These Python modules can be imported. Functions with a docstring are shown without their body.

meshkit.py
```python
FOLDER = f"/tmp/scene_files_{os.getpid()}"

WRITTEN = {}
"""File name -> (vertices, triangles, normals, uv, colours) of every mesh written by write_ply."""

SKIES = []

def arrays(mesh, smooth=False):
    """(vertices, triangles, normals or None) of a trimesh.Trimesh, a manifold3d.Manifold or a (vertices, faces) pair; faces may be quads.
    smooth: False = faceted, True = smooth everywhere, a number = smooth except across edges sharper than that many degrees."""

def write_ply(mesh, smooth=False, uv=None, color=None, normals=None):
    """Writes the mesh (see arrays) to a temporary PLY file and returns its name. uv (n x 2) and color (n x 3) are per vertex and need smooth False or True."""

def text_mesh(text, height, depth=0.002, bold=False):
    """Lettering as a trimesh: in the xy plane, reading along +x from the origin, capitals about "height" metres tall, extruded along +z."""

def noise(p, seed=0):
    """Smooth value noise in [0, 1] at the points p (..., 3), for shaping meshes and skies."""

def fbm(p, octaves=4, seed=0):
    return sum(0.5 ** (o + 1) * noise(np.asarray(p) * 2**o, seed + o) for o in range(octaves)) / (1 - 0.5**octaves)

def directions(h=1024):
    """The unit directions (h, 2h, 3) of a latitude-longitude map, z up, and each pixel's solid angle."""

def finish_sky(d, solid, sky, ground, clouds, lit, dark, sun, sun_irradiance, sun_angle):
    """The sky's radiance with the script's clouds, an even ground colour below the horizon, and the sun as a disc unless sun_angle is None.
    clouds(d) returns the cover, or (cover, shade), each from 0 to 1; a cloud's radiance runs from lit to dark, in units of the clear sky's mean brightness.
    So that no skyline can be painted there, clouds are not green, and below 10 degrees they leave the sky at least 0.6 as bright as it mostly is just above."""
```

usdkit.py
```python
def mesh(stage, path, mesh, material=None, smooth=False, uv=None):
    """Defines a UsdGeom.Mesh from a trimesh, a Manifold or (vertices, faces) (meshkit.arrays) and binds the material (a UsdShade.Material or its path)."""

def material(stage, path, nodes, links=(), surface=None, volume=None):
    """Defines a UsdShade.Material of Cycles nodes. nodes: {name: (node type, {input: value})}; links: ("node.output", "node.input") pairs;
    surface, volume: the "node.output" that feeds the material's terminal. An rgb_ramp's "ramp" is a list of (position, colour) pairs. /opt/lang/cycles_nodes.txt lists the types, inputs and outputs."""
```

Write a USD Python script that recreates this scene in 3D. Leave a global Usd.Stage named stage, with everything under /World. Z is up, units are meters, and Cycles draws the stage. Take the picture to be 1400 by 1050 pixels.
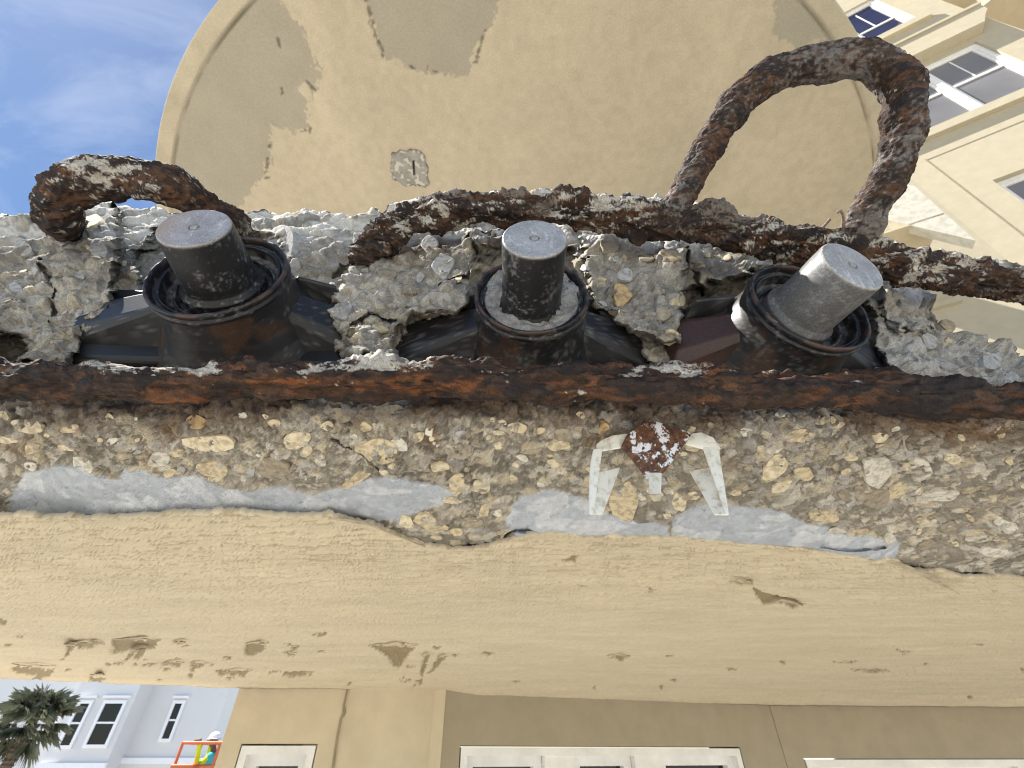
import math
import numpy as np
import trimesh
import usdkit
import meshkit
from meshkit import noise, fbm
from pxr import Usd, UsdGeom, UsdLux, UsdShade, Gf, Sdf, Vt
from scipy.interpolate import RBFInterpolator
from scipy.spatial import cKDTree
from shapely.geometry import Polygon, box as sbox

stage = Usd.Stage.CreateInMemory()
UsdGeom.SetStageUpAxis(stage, "Z")
UsdGeom.SetStageMetersPerUnit(stage, 1.0)
UsdGeom.Xform.Define(stage, "/World")
UsdGeom.Scope.Define(stage, "/World/Looks")

# ------------------------------------------------------------------ camera, sky, sun, exposure
CZ = 6.0                                   # the photographer stands on a lift, eye 6 m above ground
FPX, ELEV = 615.0, math.radians(39.5)
ce, se = math.cos(ELEV), math.sin(ELEV)
C = np.array([0.0, 0.0, CZ])
cam = UsdGeom.Camera.Define(stage, "/World/camera")
cam.CreateHorizontalApertureAttr(36.0)
cam.CreateVerticalApertureAttr(27.0)
cam.CreateFocalLengthAttr(36.0 * FPX / 1400)
cam.CreateClippingRangeAttr(Gf.Vec2f(0.01, 5000))
cam.CreateFStopAttr(24.0)
cam.CreateFocusDistanceAttr(0.26)
cam.CreateExposureAttr(1.48)
cam.AddTransformOp().Set(Gf.Matrix4d(1, 0, 0, 0, 0, -se, ce, 0, 0, -ce, -se, 0, 0, 0, CZ, 1))

SUN_EL, SUN_AZ = math.radians(54), math.radians(-86)
sunv = np.array([math.cos(SUN_EL) * math.sin(SUN_AZ), math.cos(SUN_EL) * math.cos(SUN_AZ), math.sin(SUN_EL)])
sun = UsdLux.DistantLight.Define(stage, "/World/sun")
sun.CreateIntensityAttr(1.25)
sun.CreateAngleAttr(0.5)
sun.CreateColorAttr(Gf.Vec3f(1.0, 0.955, 0.88))
sun.CreateNormalizeAttr(True)
zax = sunv
xax = np.cross([0, 0, 1.0], zax); xax /= np.linalg.norm(xax)
yax = np.cross(zax, xax)
sun.AddTransformOp().Set(Gf.Matrix4d(*xax, 0, *yax, 0, *zax, 0, 0, 0, 50, 1))

sky = UsdLux.DomeLight.Define(stage, "/World/sky")
sky.CreateIntensityAttr(1.0)
skymat = usdkit.material(stage, "/World/Looks/sky", {
    "sky": ("sky_texture", {"sky_type": "single_scattering", "sun_disc": False, "sun_elevation": SUN_EL,
                            "sun_rotation": math.atan2(sunv[0], sunv[1]), "air_density": 1.0, "aerosol_density": 0.12, "ozone_density": 2.2}),
    "tc": ("texture_coordinate", {}),
    "map": ("mapping", {"mapping_type": "point", "scale": (2.2, 5.0, 3.0), "rotation": (0.5, 0.3, 0.9)}),
    "n": ("noise_texture", {"scale": 1.7, "detail": 7.0, "roughness": 0.62, "distortion": 0.6}),
    "r": ("rgb_ramp", {"ramp": [(0.0, (0.03, 0.03, 0.03)), (0.44, (0.07, 0.07, 0.07)), (0.60, (0.22, 0.22, 0.22)), (0.80, (0.42, 0.42, 0.42))]}),
    "hsv": ("hsv", {"saturation": 1.18, "value": 1.0}),
    "mix": ("mix", {"mix_type": "mix", "color2": (7.0, 7.5, 8.4)}),
    "bg": ("background_shader", {"strength": 0.05})},
    [("tc.generated", "map.vector"), ("map.vector", "n.vector"), ("n.fac", "r.fac"), ("r.color", "mix.fac"), ("sky.color", "hsv.color"), ("hsv.color", "mix.color1"),
     ("mix.color", "bg.color")], surface="bg.background")
UsdShade.MaterialBindingAPI.Apply(sky.GetPrim()).Bind(skymat)
sky.GetPrim().SetCustomDataByKey("kind", "structure")

# ------------------------------------------------------------------ helpers
def ray(x, y):
    x, y = np.broadcast_arrays(np.asarray(x, float), np.asarray(y, float))
    a, b = (x - 700) / FPX, (525 - y) / FPX
    return np.stack([a, ce - b * se, se + b * ce], -1)

def at_d(x, y, d):        # the point seen at a pixel, d metres in front of the camera (horizontally)
    r = ray(x, y)
    return C + r * (np.asarray(d) / r[..., 1])[..., None]

def at_h(x, y, h):        # the point seen at a pixel, h metres above the camera
    r = ray(x, y)
    return C + r * (np.asarray(h) / r[..., 2])[..., None]

def at_plane(x, y, p0, n):
    r = ray(x, y)
    return C + r * (((np.asarray(p0) - C) @ n) / (r @ n))[..., None]

def sstep(e0, e1, x):
    t = np.clip((x - e0) / (e1 - e0), 0, 1)
    return t * t * (3 - 2 * t)

def sdf(poly, x, y):      # signed distance to a polygon, negative inside
    q = np.asarray(poly, float)
    d = np.full(np.shape(x), 1e18)
    ins = np.zeros(np.shape(x), bool)
    for i in range(len(q)):
        a, b = q[i], q[(i + 1) % len(q)]
        ex, ey = b - a
        wx, wy = x - a[0], y - a[1]
        t = np.clip((wx * ex + wy * ey) / (ex * ex + ey * ey + 1e-12), 0, 1)
        d = np.minimum(d, (wx - t * ex) ** 2 + (wy - t * ey) ** 2)
        c = ((a[1] > y) != (b[1] > y))
        xi = ex * (y - a[1]) / (ey if abs(ey) > 1e-12 else 1e-12) + a[0]
        ins ^= c & (x < xi)
    d = np.sqrt(d)
    return np.where(ins, -d, d)

used = {}
LOC = {}
def numbered(path):
    k = used.get(path, 0)
    used[path] = k + 1
    return path if k == 0 else f"{path}_{k:03d}"

def tag(prim, label=None, cat=None, group=None, kind=None):
    for k, v in (("label", label), ("category", cat), ("group", group), ("kind", kind)):
        if v:
            prim.SetCustomDataByKey(k, v)

def thing(name, label, cat, loc=(0, 0, 0), group=None, kind=None):
    path = numbered("/World/" + name)
    x = UsdGeom.Xform.Define(stage, path)
    x.AddTranslateOp().Set(Gf.Vec3d(*map(float, loc)))
    tag(x.GetPrim(), label, cat, group, kind)
    LOC[path] = np.asarray(loc, float)
    return path

def obj(name, mesh, mat, parent="/World", smooth=False, col=None, label=None, cat=None, group=None, kind=None):
    path = numbered(parent + "/" + name)
    base = LOC.get(parent, np.zeros(3))
    LOC[path] = base
    if hasattr(mesh, "to_mesh"):
        m = mesh.to_mesh()
        mesh = (np.array(m.vert_properties[:, :3]), np.array(m.tri_verts))
    if isinstance(mesh, trimesh.Trimesh):
        mesh = (np.array(mesh.vertices), np.array(mesh.faces))
    v, f = np.asarray(mesh[0], float), np.asarray(mesh[1], int)
    m = usdkit.mesh(stage, path, (v - base, f), M[mat], smooth=smooth)
    if col is not None:
        UsdGeom.PrimvarsAPI(m).CreatePrimvar("Cd", Sdf.ValueTypeNames.Color3fArray, "vertex").Set(
            Vt.Vec3fArray.FromNumpy(np.clip(np.asarray(col), 0, 1).astype(np.float32)))
    tag(m.GetPrim(), label, cat, group, kind)
    return path

def grid_faces(nr, nc, flip=False):
    i = np.arange(nr * nc).reshape(nr, nc)
    q = np.stack([i[:-1, :-1], i[:-1, 1:], i[1:, 1:], i[1:, :-1]], -1).reshape(-1, 4)
    return q[:, ::-1] if flip else q

def merge(*ms):
    vs, fs, n = [], [], 0
    for v, f in ms:
        f = np.asarray(f)
        if f.shape[1] == 4:
            f = np.vstack([f[:, [0, 1, 2]], f[:, [0, 2, 3]]])
        vs.append(v); fs.append(f + n); n += len(v)
    return np.vstack(vs), np.vstack(fs)

def hull(pts):
    return trimesh.convex.convex_hull(np.asarray(pts, float))

BALL = trimesh.creation.icosphere(1, 1.0).vertices
def rhull(pts, r):        # hull of small balls: a solid with rounded edges
    pts = np.asarray(pts, float)
    return hull((pts[:, None, :] + BALL[None] * r).reshape(-1, 3))

def lathe(profile, o, u, v, w, seg=96):
    """profile (r, w) revolved about axis w through o."""
    p = np.asarray(profile, float)
    a = np.linspace(0, 2 * np.pi, seg, endpoint=False)
    ring = np.cos(a)[:, None] * u + np.sin(a)[:, None] * v
    V = o + p[:, None, 1:2] * w + p[:, None, 0:1] * ring[None]
    i = np.arange(len(p) * seg).reshape(len(p), seg)
    j = np.roll(i, -1, 1)
    q = np.stack([i[:-1], j[:-1], j[1:], i[1:]], -1).reshape(-1, 4)
    return V.reshape(-1, 3), q

def dense(profile, step):
    p = np.asarray(profile, float)
    out = [p[0]]
    for a, b in zip(p[:-1], p[1:]):
        n = max(1, int(np.ceil(np.linalg.norm(b - a) / step)))
        out += [a + (b - a) * k / n for k in range(1, n + 1)]
    return np.array(out)

def tube(path, radius, seg=40, step=0.0012, rough=None):
    """A swept rough bar. Returns vertices, quads, outward normals."""
    p = np.asarray(path, float)
    s = np.r_[0, np.cumsum(np.linalg.norm(np.diff(p, axis=0), axis=1))]
    from scipy.interpolate import CubicSpline
    cs = CubicSpline(s, p)
    t = np.linspace(0, s[-1], max(8, int(s[-1] / step)))
    c = cs(t)
    T = cs(t, 1); T /= np.linalg.norm(T, axis=1, keepdims=True)
    n = np.cross(T[0], [0.3, 0.5, 0.8]); n /= np.linalg.norm(n)
    N = [n]
    for k in range(1, len(t)):
        n = N[-1] - T[k] * (N[-1] @ T[k]); N.append(n / np.linalg.norm(n))
    N = np.array(N); B = np.cross(T, N)
    a = np.linspace(0, 2 * np.pi, seg, endpoint=False)
    dirs = np.cos(a)[None, :, None] * N[:, None] + np.sin(a)[None, :, None] * B[:, None]
    r = np.interp(t, s, radius) if np.ndim(radius) else np.full(len(t), radius)
    V = c[:, None] + dirs * r[:, None, None]
    if rough is not None:
        V = V + dirs * rough(V)[..., None]
    i = np.arange(len(t) * seg).reshape(len(t), seg); j = np.roll(i, -1, 1)
    q = np.stack([i[:-1], j[:-1], j[1:], i[1:]], -1).reshape(-1, 4)
    v = V.reshape(-1, 3)
    e = len(v)
    v = np.vstack([v, c[0], c[-1]])
    tri = np.vstack([np.stack([j[0], i[0], np.full(seg, e)], 1), np.stack([i[-1], j[-1], np.full(seg, e + 1)], 1)])
    f = np.vstack([q[:, [0, 1, 2]], q[:, [0, 2, 3]], tri])
    return v, f, np.vstack([dirs.reshape(-1, 3), -T[:1], T[-1:]])

def rot_basis(axis_x, axis_z=(0, 0, 1)):
    x = np.asarray(axis_x, float); x /= np.linalg.norm(x)
    z = np.asarray(axis_z, float); z = z - x * (x @ z); z /= np.linalg.norm(z)
    return x, np.cross(z, x), z

def ridged(p, octaves=3, seed=0):
    return sum(0.5 ** o * (1 - np.abs(2 * noise(np.asarray(p) * 2 ** o, seed + o) - 1)) for o in range(octaves)) / (2 - 0.5 ** (octaves - 1))

# ------------------------------------------------------------------ materials
M = {}
L = "/World/Looks/"
def vcol(name, rough=0.9, bump=0.3, scale=900, dist=0.0006, vary=(0.8, 1.15), spec=0.25, fine=2500):
    M[name] = usdkit.material(stage, L + name, {
        "a": ("attribute", {"attribute": "Cd"}), "g": ("geometry", {}),
        "n": ("noise_texture", {"scale": scale, "detail": 5.0, "roughness": 0.65}),
        "n2": ("noise_texture", {"scale": fine, "detail": 2.0}),
        "r": ("map_range", {"from_min": 0.3, "from_max": 0.7, "to_min": vary[0], "to_max": vary[1]}),
        "c": ("combine_color", {}),
        "m": ("mix", {"mix_type": "multiply", "fac": 1.0}),
        "b": ("bump", {"strength": bump, "distance": dist}),
        "p": ("principled_bsdf", {"roughness": rough, "specular_ior_level": spec})},
        [("g.position", "n.vector"), ("g.position", "n2.vector"), ("n2.fac", "r.value"), ("r.result", "c.r"), ("r.result", "c.g"), ("r.result", "c.b"),
         ("a.color", "m.color1"), ("c.color", "m.color2"), ("m.color", "p.base_color"), ("n.fac", "b.height"), ("b.normal", "p.normal")], surface="p.BSDF")

def plain(name, color, rough=0.6, scale=30, vary=0.12, bump=0.0, dist=0.002, spec=0.4, metallic=0.0, color2=None, ramp=(0.35, 0.65), detail=6.0):
    c = np.array(color)
    c2 = np.array(color2) if color2 is not None else c * (1 - 2 * vary)
    nodes = {"g": ("geometry", {}), "n": ("noise_texture", {"scale": scale, "detail": detail, "roughness": 0.6}),
             "r": ("rgb_ramp", {"ramp": [(ramp[0], tuple(c2)), (ramp[1], tuple(c))]}),
             "p": ("principled_bsdf", {"roughness": rough, "specular_ior_level": spec, "metallic": metallic})}
    links = [("g.position", "n.vector"), ("n.fac", "r.fac"), ("r.color", "p.base_color")]
    if bump:
        nodes["b"] = ("bump", {"strength": bump, "distance": dist})
        links += [("n.fac", "b.height"), ("b.normal", "p.normal")]
    M[name] = usdkit.material(stage, L + name, nodes, links, surface="p.BSDF")

vcol("concrete", rough=0.95, bump=0.5, scale=1100, dist=0.0008, vary=(0.66, 1.34), spec=0.15, fine=1700)
vcol("rust_bar", rough=0.85, bump=0.7, scale=800, dist=0.0011, vary=(0.6, 1.35), spec=0.3, fine=1600)
vcol("black_plastic", rough=0.40, bump=0.25, scale=700, dist=0.0004, vary=(0.72, 1.28), spec=0.36, fine=1500)
vcol("soffit_paint", rough=0.75, bump=0.35, scale=420, dist=0.0008, vary=(0.93, 1.06), spec=0.3, fine=900)
vcol("upper_paint", rough=0.8, bump=0.5, scale=70, dist=0.004, vary=(0.92, 1.07), spec=0.3, fine=110)
PAINT = np.array([0.575, 0.495, 0.352])
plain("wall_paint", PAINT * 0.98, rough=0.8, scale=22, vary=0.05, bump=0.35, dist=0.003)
plain("darker_wall_tone", (0.33, 0.283, 0.200), rough=0.8, scale=22, vary=0.05, bump=0.35, dist=0.003)  # darker tone for the two right-hand walls
plain("tower_paint", (0.46, 0.405, 0.29), rough=0.85, scale=9, vary=0.04, bump=0.35, dist=0.006)
plain("tower_shadow_paint", (0.50, 0.42, 0.28), rough=0.85, scale=9, vary=0.04)
plain("ledge_render", (0.56, 0.53, 0.45), rough=0.9, scale=14, color2=(0.42, 0.39, 0.32), bump=0.3, ramp=(0.3, 0.55))
plain("trim_white", (0.78, 0.77, 0.73), rough=0.5, scale=12, vary=0.03)
plain("trim_dirty", (0.76, 0.755, 0.73), rough=0.6, scale=18, vary=0.08)
plain("white_plastic", (0.74, 0.73, 0.66), rough=0.4, scale=190, color2=(0.48, 0.44, 0.35), ramp=(0.34, 0.50), bump=0.25, dist=0.0005, detail=8.0)
M["rusty_plastic"] = usdkit.material(stage, L + "rusty_plastic", {
    "g": ("geometry", {}), "n": ("noise_texture", {"scale": 190, "detail": 9.0, "roughness": 0.72}), "n2": ("noise_texture", {"scale": 420, "detail": 6.0, "roughness": 0.7}),
    "r2": ("rgb_ramp", {"ramp": [(0.36, (0.020, 0.010, 0.008)), (0.50, (0.085, 0.032, 0.014)), (0.66, (0.19, 0.075, 0.025))]}),
    "k": ("rgb_ramp", {"ramp": [(0.545, (0, 0, 0)), (0.565, (1, 1, 1))]}),
    "m": ("mix", {"mix_type": "mix", "color2": (0.66, 0.68, 0.72)}), "b": ("bump", {"strength": 0.7, "distance": 0.0009}), "p": ("principled_bsdf", {"roughness": 0.6})},
    [("g.position", "n.vector"), ("g.position", "n2.vector"), ("n2.fac", "r2.fac"), ("n.fac", "k.fac"), ("k.color", "m.fac"), ("r2.color", "m.color1"), ("m.color", "p.base_color"), ("n.fac", "b.height"), ("b.normal", "p.normal")], surface="p.BSDF")
plain("house_white", (0.68, 0.675, 0.67), rough=0.8, scale=0.6, vary=0.02)
plain("house_trim", (0.86, 0.86, 0.87), rough=0.6, scale=3, vary=0.02)
plain("sand", (0.40, 0.383, 0.35), rough=0.95, scale=0.4, vary=0.07)
plain("orange_steel", (0.62, 0.15, 0.05), rough=0.45, scale=6, vary=0.1)
plain("dark_steel", (0.03, 0.03, 0.032), rough=0.5, scale=6, vary=0.1)
plain("palm_trunk", (0.16, 0.12, 0.085), rough=0.95, scale=9, vary=0.3, bump=0.8, dist=0.04)
plain("palm_leaf", (0.24, 0.245, 0.165), rough=0.6, scale=3, color2=(0.10, 0.115, 0.065))
plain("tree_leaf", (0.06, 0.08, 0.03), rough=0.7, scale=1.5, color2=(0.025, 0.035, 0.014))
plain("skin", (0.16, 0.075, 0.045), rough=0.6, scale=8, vary=0.05)
plain("helmet_white", (0.82, 0.82, 0.82), rough=0.35, scale=8, vary=0.01)
plain("teal_cloth", (0.08, 0.45, 0.46), rough=0.9, scale=12, vary=0.06)
plain("neon_cloth", (0.62, 0.72, 0.03), rough=0.9, scale=12, vary=0.06)
plain("trousers", (0.03, 0.035, 0.05), rough=0.9, scale=12, vary=0.06)
plain("paint_flake", PAINT * 0.92, rough=0.8, scale=120, vary=0.2, bump=0.4, dist=0.001)
plain("joint_sealant", (0.30, 0.25, 0.17), rough=0.9, scale=40, vary=0.1)
STONES = []
for k, (ca, cb) in enumerate([((0.66, 0.58, 0.42), (0.44, 0.37, 0.255)), ((0.58, 0.49, 0.33), (0.36, 0.30, 0.20)), ((0.62, 0.59, 0.51), (0.38, 0.355, 0.30)),
                              ((0.33, 0.285, 0.215), (0.22, 0.19, 0.145)), ((0.38, 0.375, 0.36), (0.26, 0.255, 0.245)), ((0.46, 0.33, 0.17), (0.28, 0.19, 0.10))]):
    nm = ["cream_stone", "tan_stone", "pale_stone", "brown_stone", "grey_stone", "orange_stone"][k]
    plain(nm, ca, rough=0.9, scale=260, color2=cb, bump=0.6, dist=0.0012, spec=0.2, ramp=(0.40, 0.56), detail=9.0)
    STONES.append(nm)

def glass(name, color, rough=0.04, ior=1.45):
    M[name] = usdkit.material(stage, L + name, {
        "g": ("geometry", {}), "n": ("noise_texture", {"scale": 2.0, "detail": 2.0}),
        "r": ("rgb_ramp", {"ramp": [(0.3, tuple(np.array(color) * 0.75)), (0.7, tuple(color))]}),
        "p": ("principled_bsdf", {"roughness": rough, "ior": ior, "specular_ior_level": 0.5})},
        [("g.position", "n.vector"), ("n.fac", "r.fac"), ("r.color", "p.base_color")], surface="p.BSDF")
glass("pane_dark", (0.012, 0.012, 0.014))
glass("pane_screen", (0.20, 0.195, 0.20), rough=0.5)
glass("pane_blue", (0.035, 0.035, 0.075))
glass("pane_shade", (0.045, 0.043, 0.042), rough=0.25)

# ------------------------------------------------------------------ ground
gx = np.array([-2500.0, -300, -60, 60, 300, 2500])
GX, GY = np.meshgrid(gx, gx)
obj("ground", (np.stack([GX, GY, 0 * GX], -1).reshape(-1, 3), grid_faces(6, 6)), "sand", label="pale sandy ground far below the balcony", kind="structure")

# ------------------------------------------------------------------ the broken balcony slab
slab = thing("balcony_slab", "broken balcony slab edge with exposed grey concrete, cream stones and peeling tan soffit", "balcony slab", (0, 0.2, CZ))
rng = np.random.default_rng(7)

TOP = np.array([(-900, 300), (0, 300), (44, 301), (70, 290), (96, 277), (150, 274), (164, 288), (230, 288), (330, 292), (420, 291), (500, 297), (540, 285), (580, 276), (650, 268), (690, 264), (800, 266),
                (850, 268), (900, 268), (960, 286), (1000, 292), (1060, 310), (1120, 326), (1190, 335), (1238, 350), (1260, 385), (1274, 418), (1286, 444), (1306, 456), (1340, 475), (1400, 486), (1500, 492), (2300, 520)], float)
EDGE = np.array([(-900, 706), (0, 706), (60, 708), (150, 708), (300, 703), (400, 706), (450, 708), (490, 714), (520, 724), (550, 738), (580, 748), (620, 752), (660, 750), (700, 742), (725, 732),
                 (800, 733), (900, 736), (1000, 743), (1100, 753), (1180, 766), (1240, 777), (1300, 786), (1400, 792), (2300, 806)], float)

cx = np.r_[np.arange(-900, -24, 12), np.arange(-24, 1425, 1.55), np.arange(1425, 2300, 12)]
NR = 310
vv = np.linspace(0, 1, NR)
n1 = fbm(np.stack([cx / 22, 0 * cx, 0 * cx], -1), 4, 3) - 0.5
Ttop = np.interp(cx, TOP[:, 0], TOP[:, 1]) + n1 * 16
Tedge = np.interp(cx, EDGE[:, 0], EDGE[:, 1]) + 26
PX = np.broadcast_to(cx[None], (NR, len(cx))).copy()
from scipy.ndimage import gaussian_filter1d
Tsm = np.interp(cx, np.arange(-900, 2300, 1.0), gaussian_filter1d(np.interp(np.arange(-900, 2300, 1.0), cx, Ttop), 60))
PY = Tsm[None] + vv[:, None] * (Tedge - Tsm)[None] + (Ttop - Tsm)[None] * (np.clip(1 - vv / 0.5, 0, 1) ** 1.5)[:, None]

ctl = []
for x in (-700, -200, 150, 400, 600, 800, 1000, 1100):
    ctl += [(x, 290, 0.222), (x, 330, 0.203), (x, 380, 0.197), (x, 450, 0.199), (x, 500, 0.205), (x, 530, 0.203), (x, 562, 0.191), (x, 600, 0.206), (x, 645, 0.2345), (x, 690, 0.272), (x, 735, 0.3105), (x, 775, 0.357)]
ctl += [(1400, 490, 0.208), (1310, 462, 0.212), (1250, 385, 0.217), (1250, 440, 0.208), (1330, 520, 0.200), (1400, 530, 0.196), (1400, 562, 0.193), (1400, 600, 0.212), (1400, 645, 0.240), (1400, 700, 0.285), (1400, 790, 0.383),
        (1250, 600, 0.21), (1250, 690, 0.278), (1250, 780, 0.369), (2200, 480, 0.24), (2200, 562, 0.205), (2200, 690, 0.285), (2200, 800, 0.40)]
ctl = np.array(ctl, float)
rbf = RBFInterpolator(ctl[:, :2] / 100, ctl[:, 2], kernel="thin_plate_spline", smoothing=0.002)
def base_depth(px, py):
    shp = np.shape(px)
    d = rbf(np.stack([np.ravel(px), np.ravel(py)], -1) / 100).reshape(shp)
    x = (px - 700) / FPX * 0.26
    return d + 0.6 * x ** 2 / 5.8

coarse_x = np.arange(-900, 2301, 25.0); coarse_y = np.arange(240, 860, 10.0)
CXg, CYg = np.meshgrid(coarse_x, coarse_y)
from scipy.interpolate import RegularGridInterpolator
DG = RegularGridInterpolator((coarse_y, coarse_x), base_depth(CXg, CYg), bounds_error=False, fill_value=None)

# fractured blocks, recesses and mortar lenses, outlined as seen from in front of the slab (offsets in metres, minus = towards the viewer)
BLOCKS = [
    ([(-900, 310), (50, 300), (96, 288), (105, 276), (150, 274), (160, 284), (165, 330), (160, 400), (158, 430), (135, 470), (112, 505), (-900, 505)], -0.017, 4),
    ([(-60, 463), (28, 466), (46, 486), (30, 500), (-60, 500)], 0.035, 4),
    ([(195, 345), (225, 320), (330, 318), (388, 335), (400, 395), (440, 438), (474, 466), (480, 505), (108, 505), (116, 470), (205, 430)], 0.014, 6),
    ([(440, 505), (452, 420), (495, 352), (520, 318), (640, 312), (690, 330), (655, 350), (645, 400), (640, 430), (560, 432), (548, 460), (540, 505)], -0.011, 5),
    ([(545, 505), (560, 455), (640, 432), (652, 360), (690, 342), (780, 345), (803, 425), (872, 476), (882, 505)], 0.012, 5),
    ([(792, 330), (905, 318), (938, 345), (936, 400), (932, 472), (905, 478), (868, 462), (812, 420), (800, 380)], -0.013, 2),
    ([(934, 402), (995, 383), (1060, 372), (1165, 372), (1185, 430), (1200, 505), (934, 505)], 0.034, 5),
    ([(1190, 335), (1262, 372), (1277, 410), (1268, 450), (1225, 455), (1200, 420)], -0.010, 4),
    ([(470, 462), (500, 455), (540, 465), (545, 492), (468, 494)], -0.010, 3),
    ([(565, 395), (620, 388), (645, 402), (645, 430), (600, 440), (562, 432)], -0.009, 3),
    ([(1090, 545), (1400, 560), (1400, 590), (1280, 600), (1180, 590)], -0.004, 8),
]
LENSES = [
    [(18, 676), (39, 644), (79, 635), (118, 635), (136, 648), (168, 651), (171, 639), (200, 642), (221, 648), (271, 648), (304, 662), (332, 666), (393, 664), (429, 676), (464, 664), (507, 651), (554, 650), (575, 659),
     (600, 659), (625, 671), (632, 682), (582, 690), (554, 703), (514, 709), (450, 707), (300, 705), (150, 707), (60, 704), (25, 690)],
    [(690, 706), (703, 688), (714, 676), (743, 668), (771, 670), (793, 675), (807, 684), (813, 700), (854, 704), (911, 715), (915, 739), (800, 737), (705, 730)],
    [(914, 738), (921, 709), (935, 697), (961, 687), (993, 684), (1018, 690), (1050, 690), (1079, 700), (1100, 713), (1132, 719), (1157, 730), (1204, 731), (1221, 725), (1226, 751), (1211, 772), (1150, 762), (1100, 750)],
]
CRACKS = [([(440, 707), (490, 711), (520, 719), (550, 733), (580, 744), (610, 748), (660, 746), (702, 738)], 5.5, 0.018),
          ([(690, 733), (705, 721), (722, 720), (738, 728)], 2.0, 0.008),
          ([(1120, 745), (1160, 748), (1205, 744)], 2.2, 0.006),
          ([(1225, 770), (1300, 782), (1400, 786)], 3.5, 0.012),
          ([(60, 700), (140, 697), (230, 699)], 1.6, 0.004),
          ([(455, 597), (490, 613), (520, 640)], 1.3, 0.003), ([(640, 330), (652, 352), (640, 385), (600, 392)], 2.0, 0.007), ([(540, 440), (510, 435), (485, 450)], 2.2, 0.007),
          ([(937, 345), (950, 385), (958, 405)], 2.5, 0.008), ([(500, 352), (470, 372), (455, 380)], 2.0, 0.006), ([(905, 318), (905, 345)], 1.6, 0.006), ([(60, 360), (80, 400), (70, 440)], 1.8, 0.004)]

def polyline_dist(pl, x, y):
    d = np.full(np.shape(x), 1e9)
    for a, b in zip(pl[:-1], pl[1:]):
        a, b = np.array(a, float), np.array(b, float)
        e = b - a
        t = np.clip(((x - a[0]) * e[0] + (y - a[1]) * e[1]) / (e @ e), 0, 1)
        d = np.minimum(d, np.hypot(x - a[0] - t * e[0], y - a[1] - t * e[1]))
    return d

seeds_big = rng.uniform((-0.95, 0.1, CZ + 0.05), (0.95, 0.5, CZ + 0.5), (9000, 3)); tree_big = cKDTree(seeds_big)
grad_big = rng.normal(0, 0.22, (9000, 3)); off_big = rng.normal(0, 0.0032, 9000)
seeds_sm = rng.uniform((-0.6, 0.1, CZ + 0.05), (0.6, 0.45, CZ + 0.45), (60000, 3)); tree_sm = cKDTree(seeds_sm)
grad_sm = rng.normal(0, 0.25, (60000, 3)); off_sm = rng.normal(0, 0.0011, 60000)
tone_sm = rng.random(60000)

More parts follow.
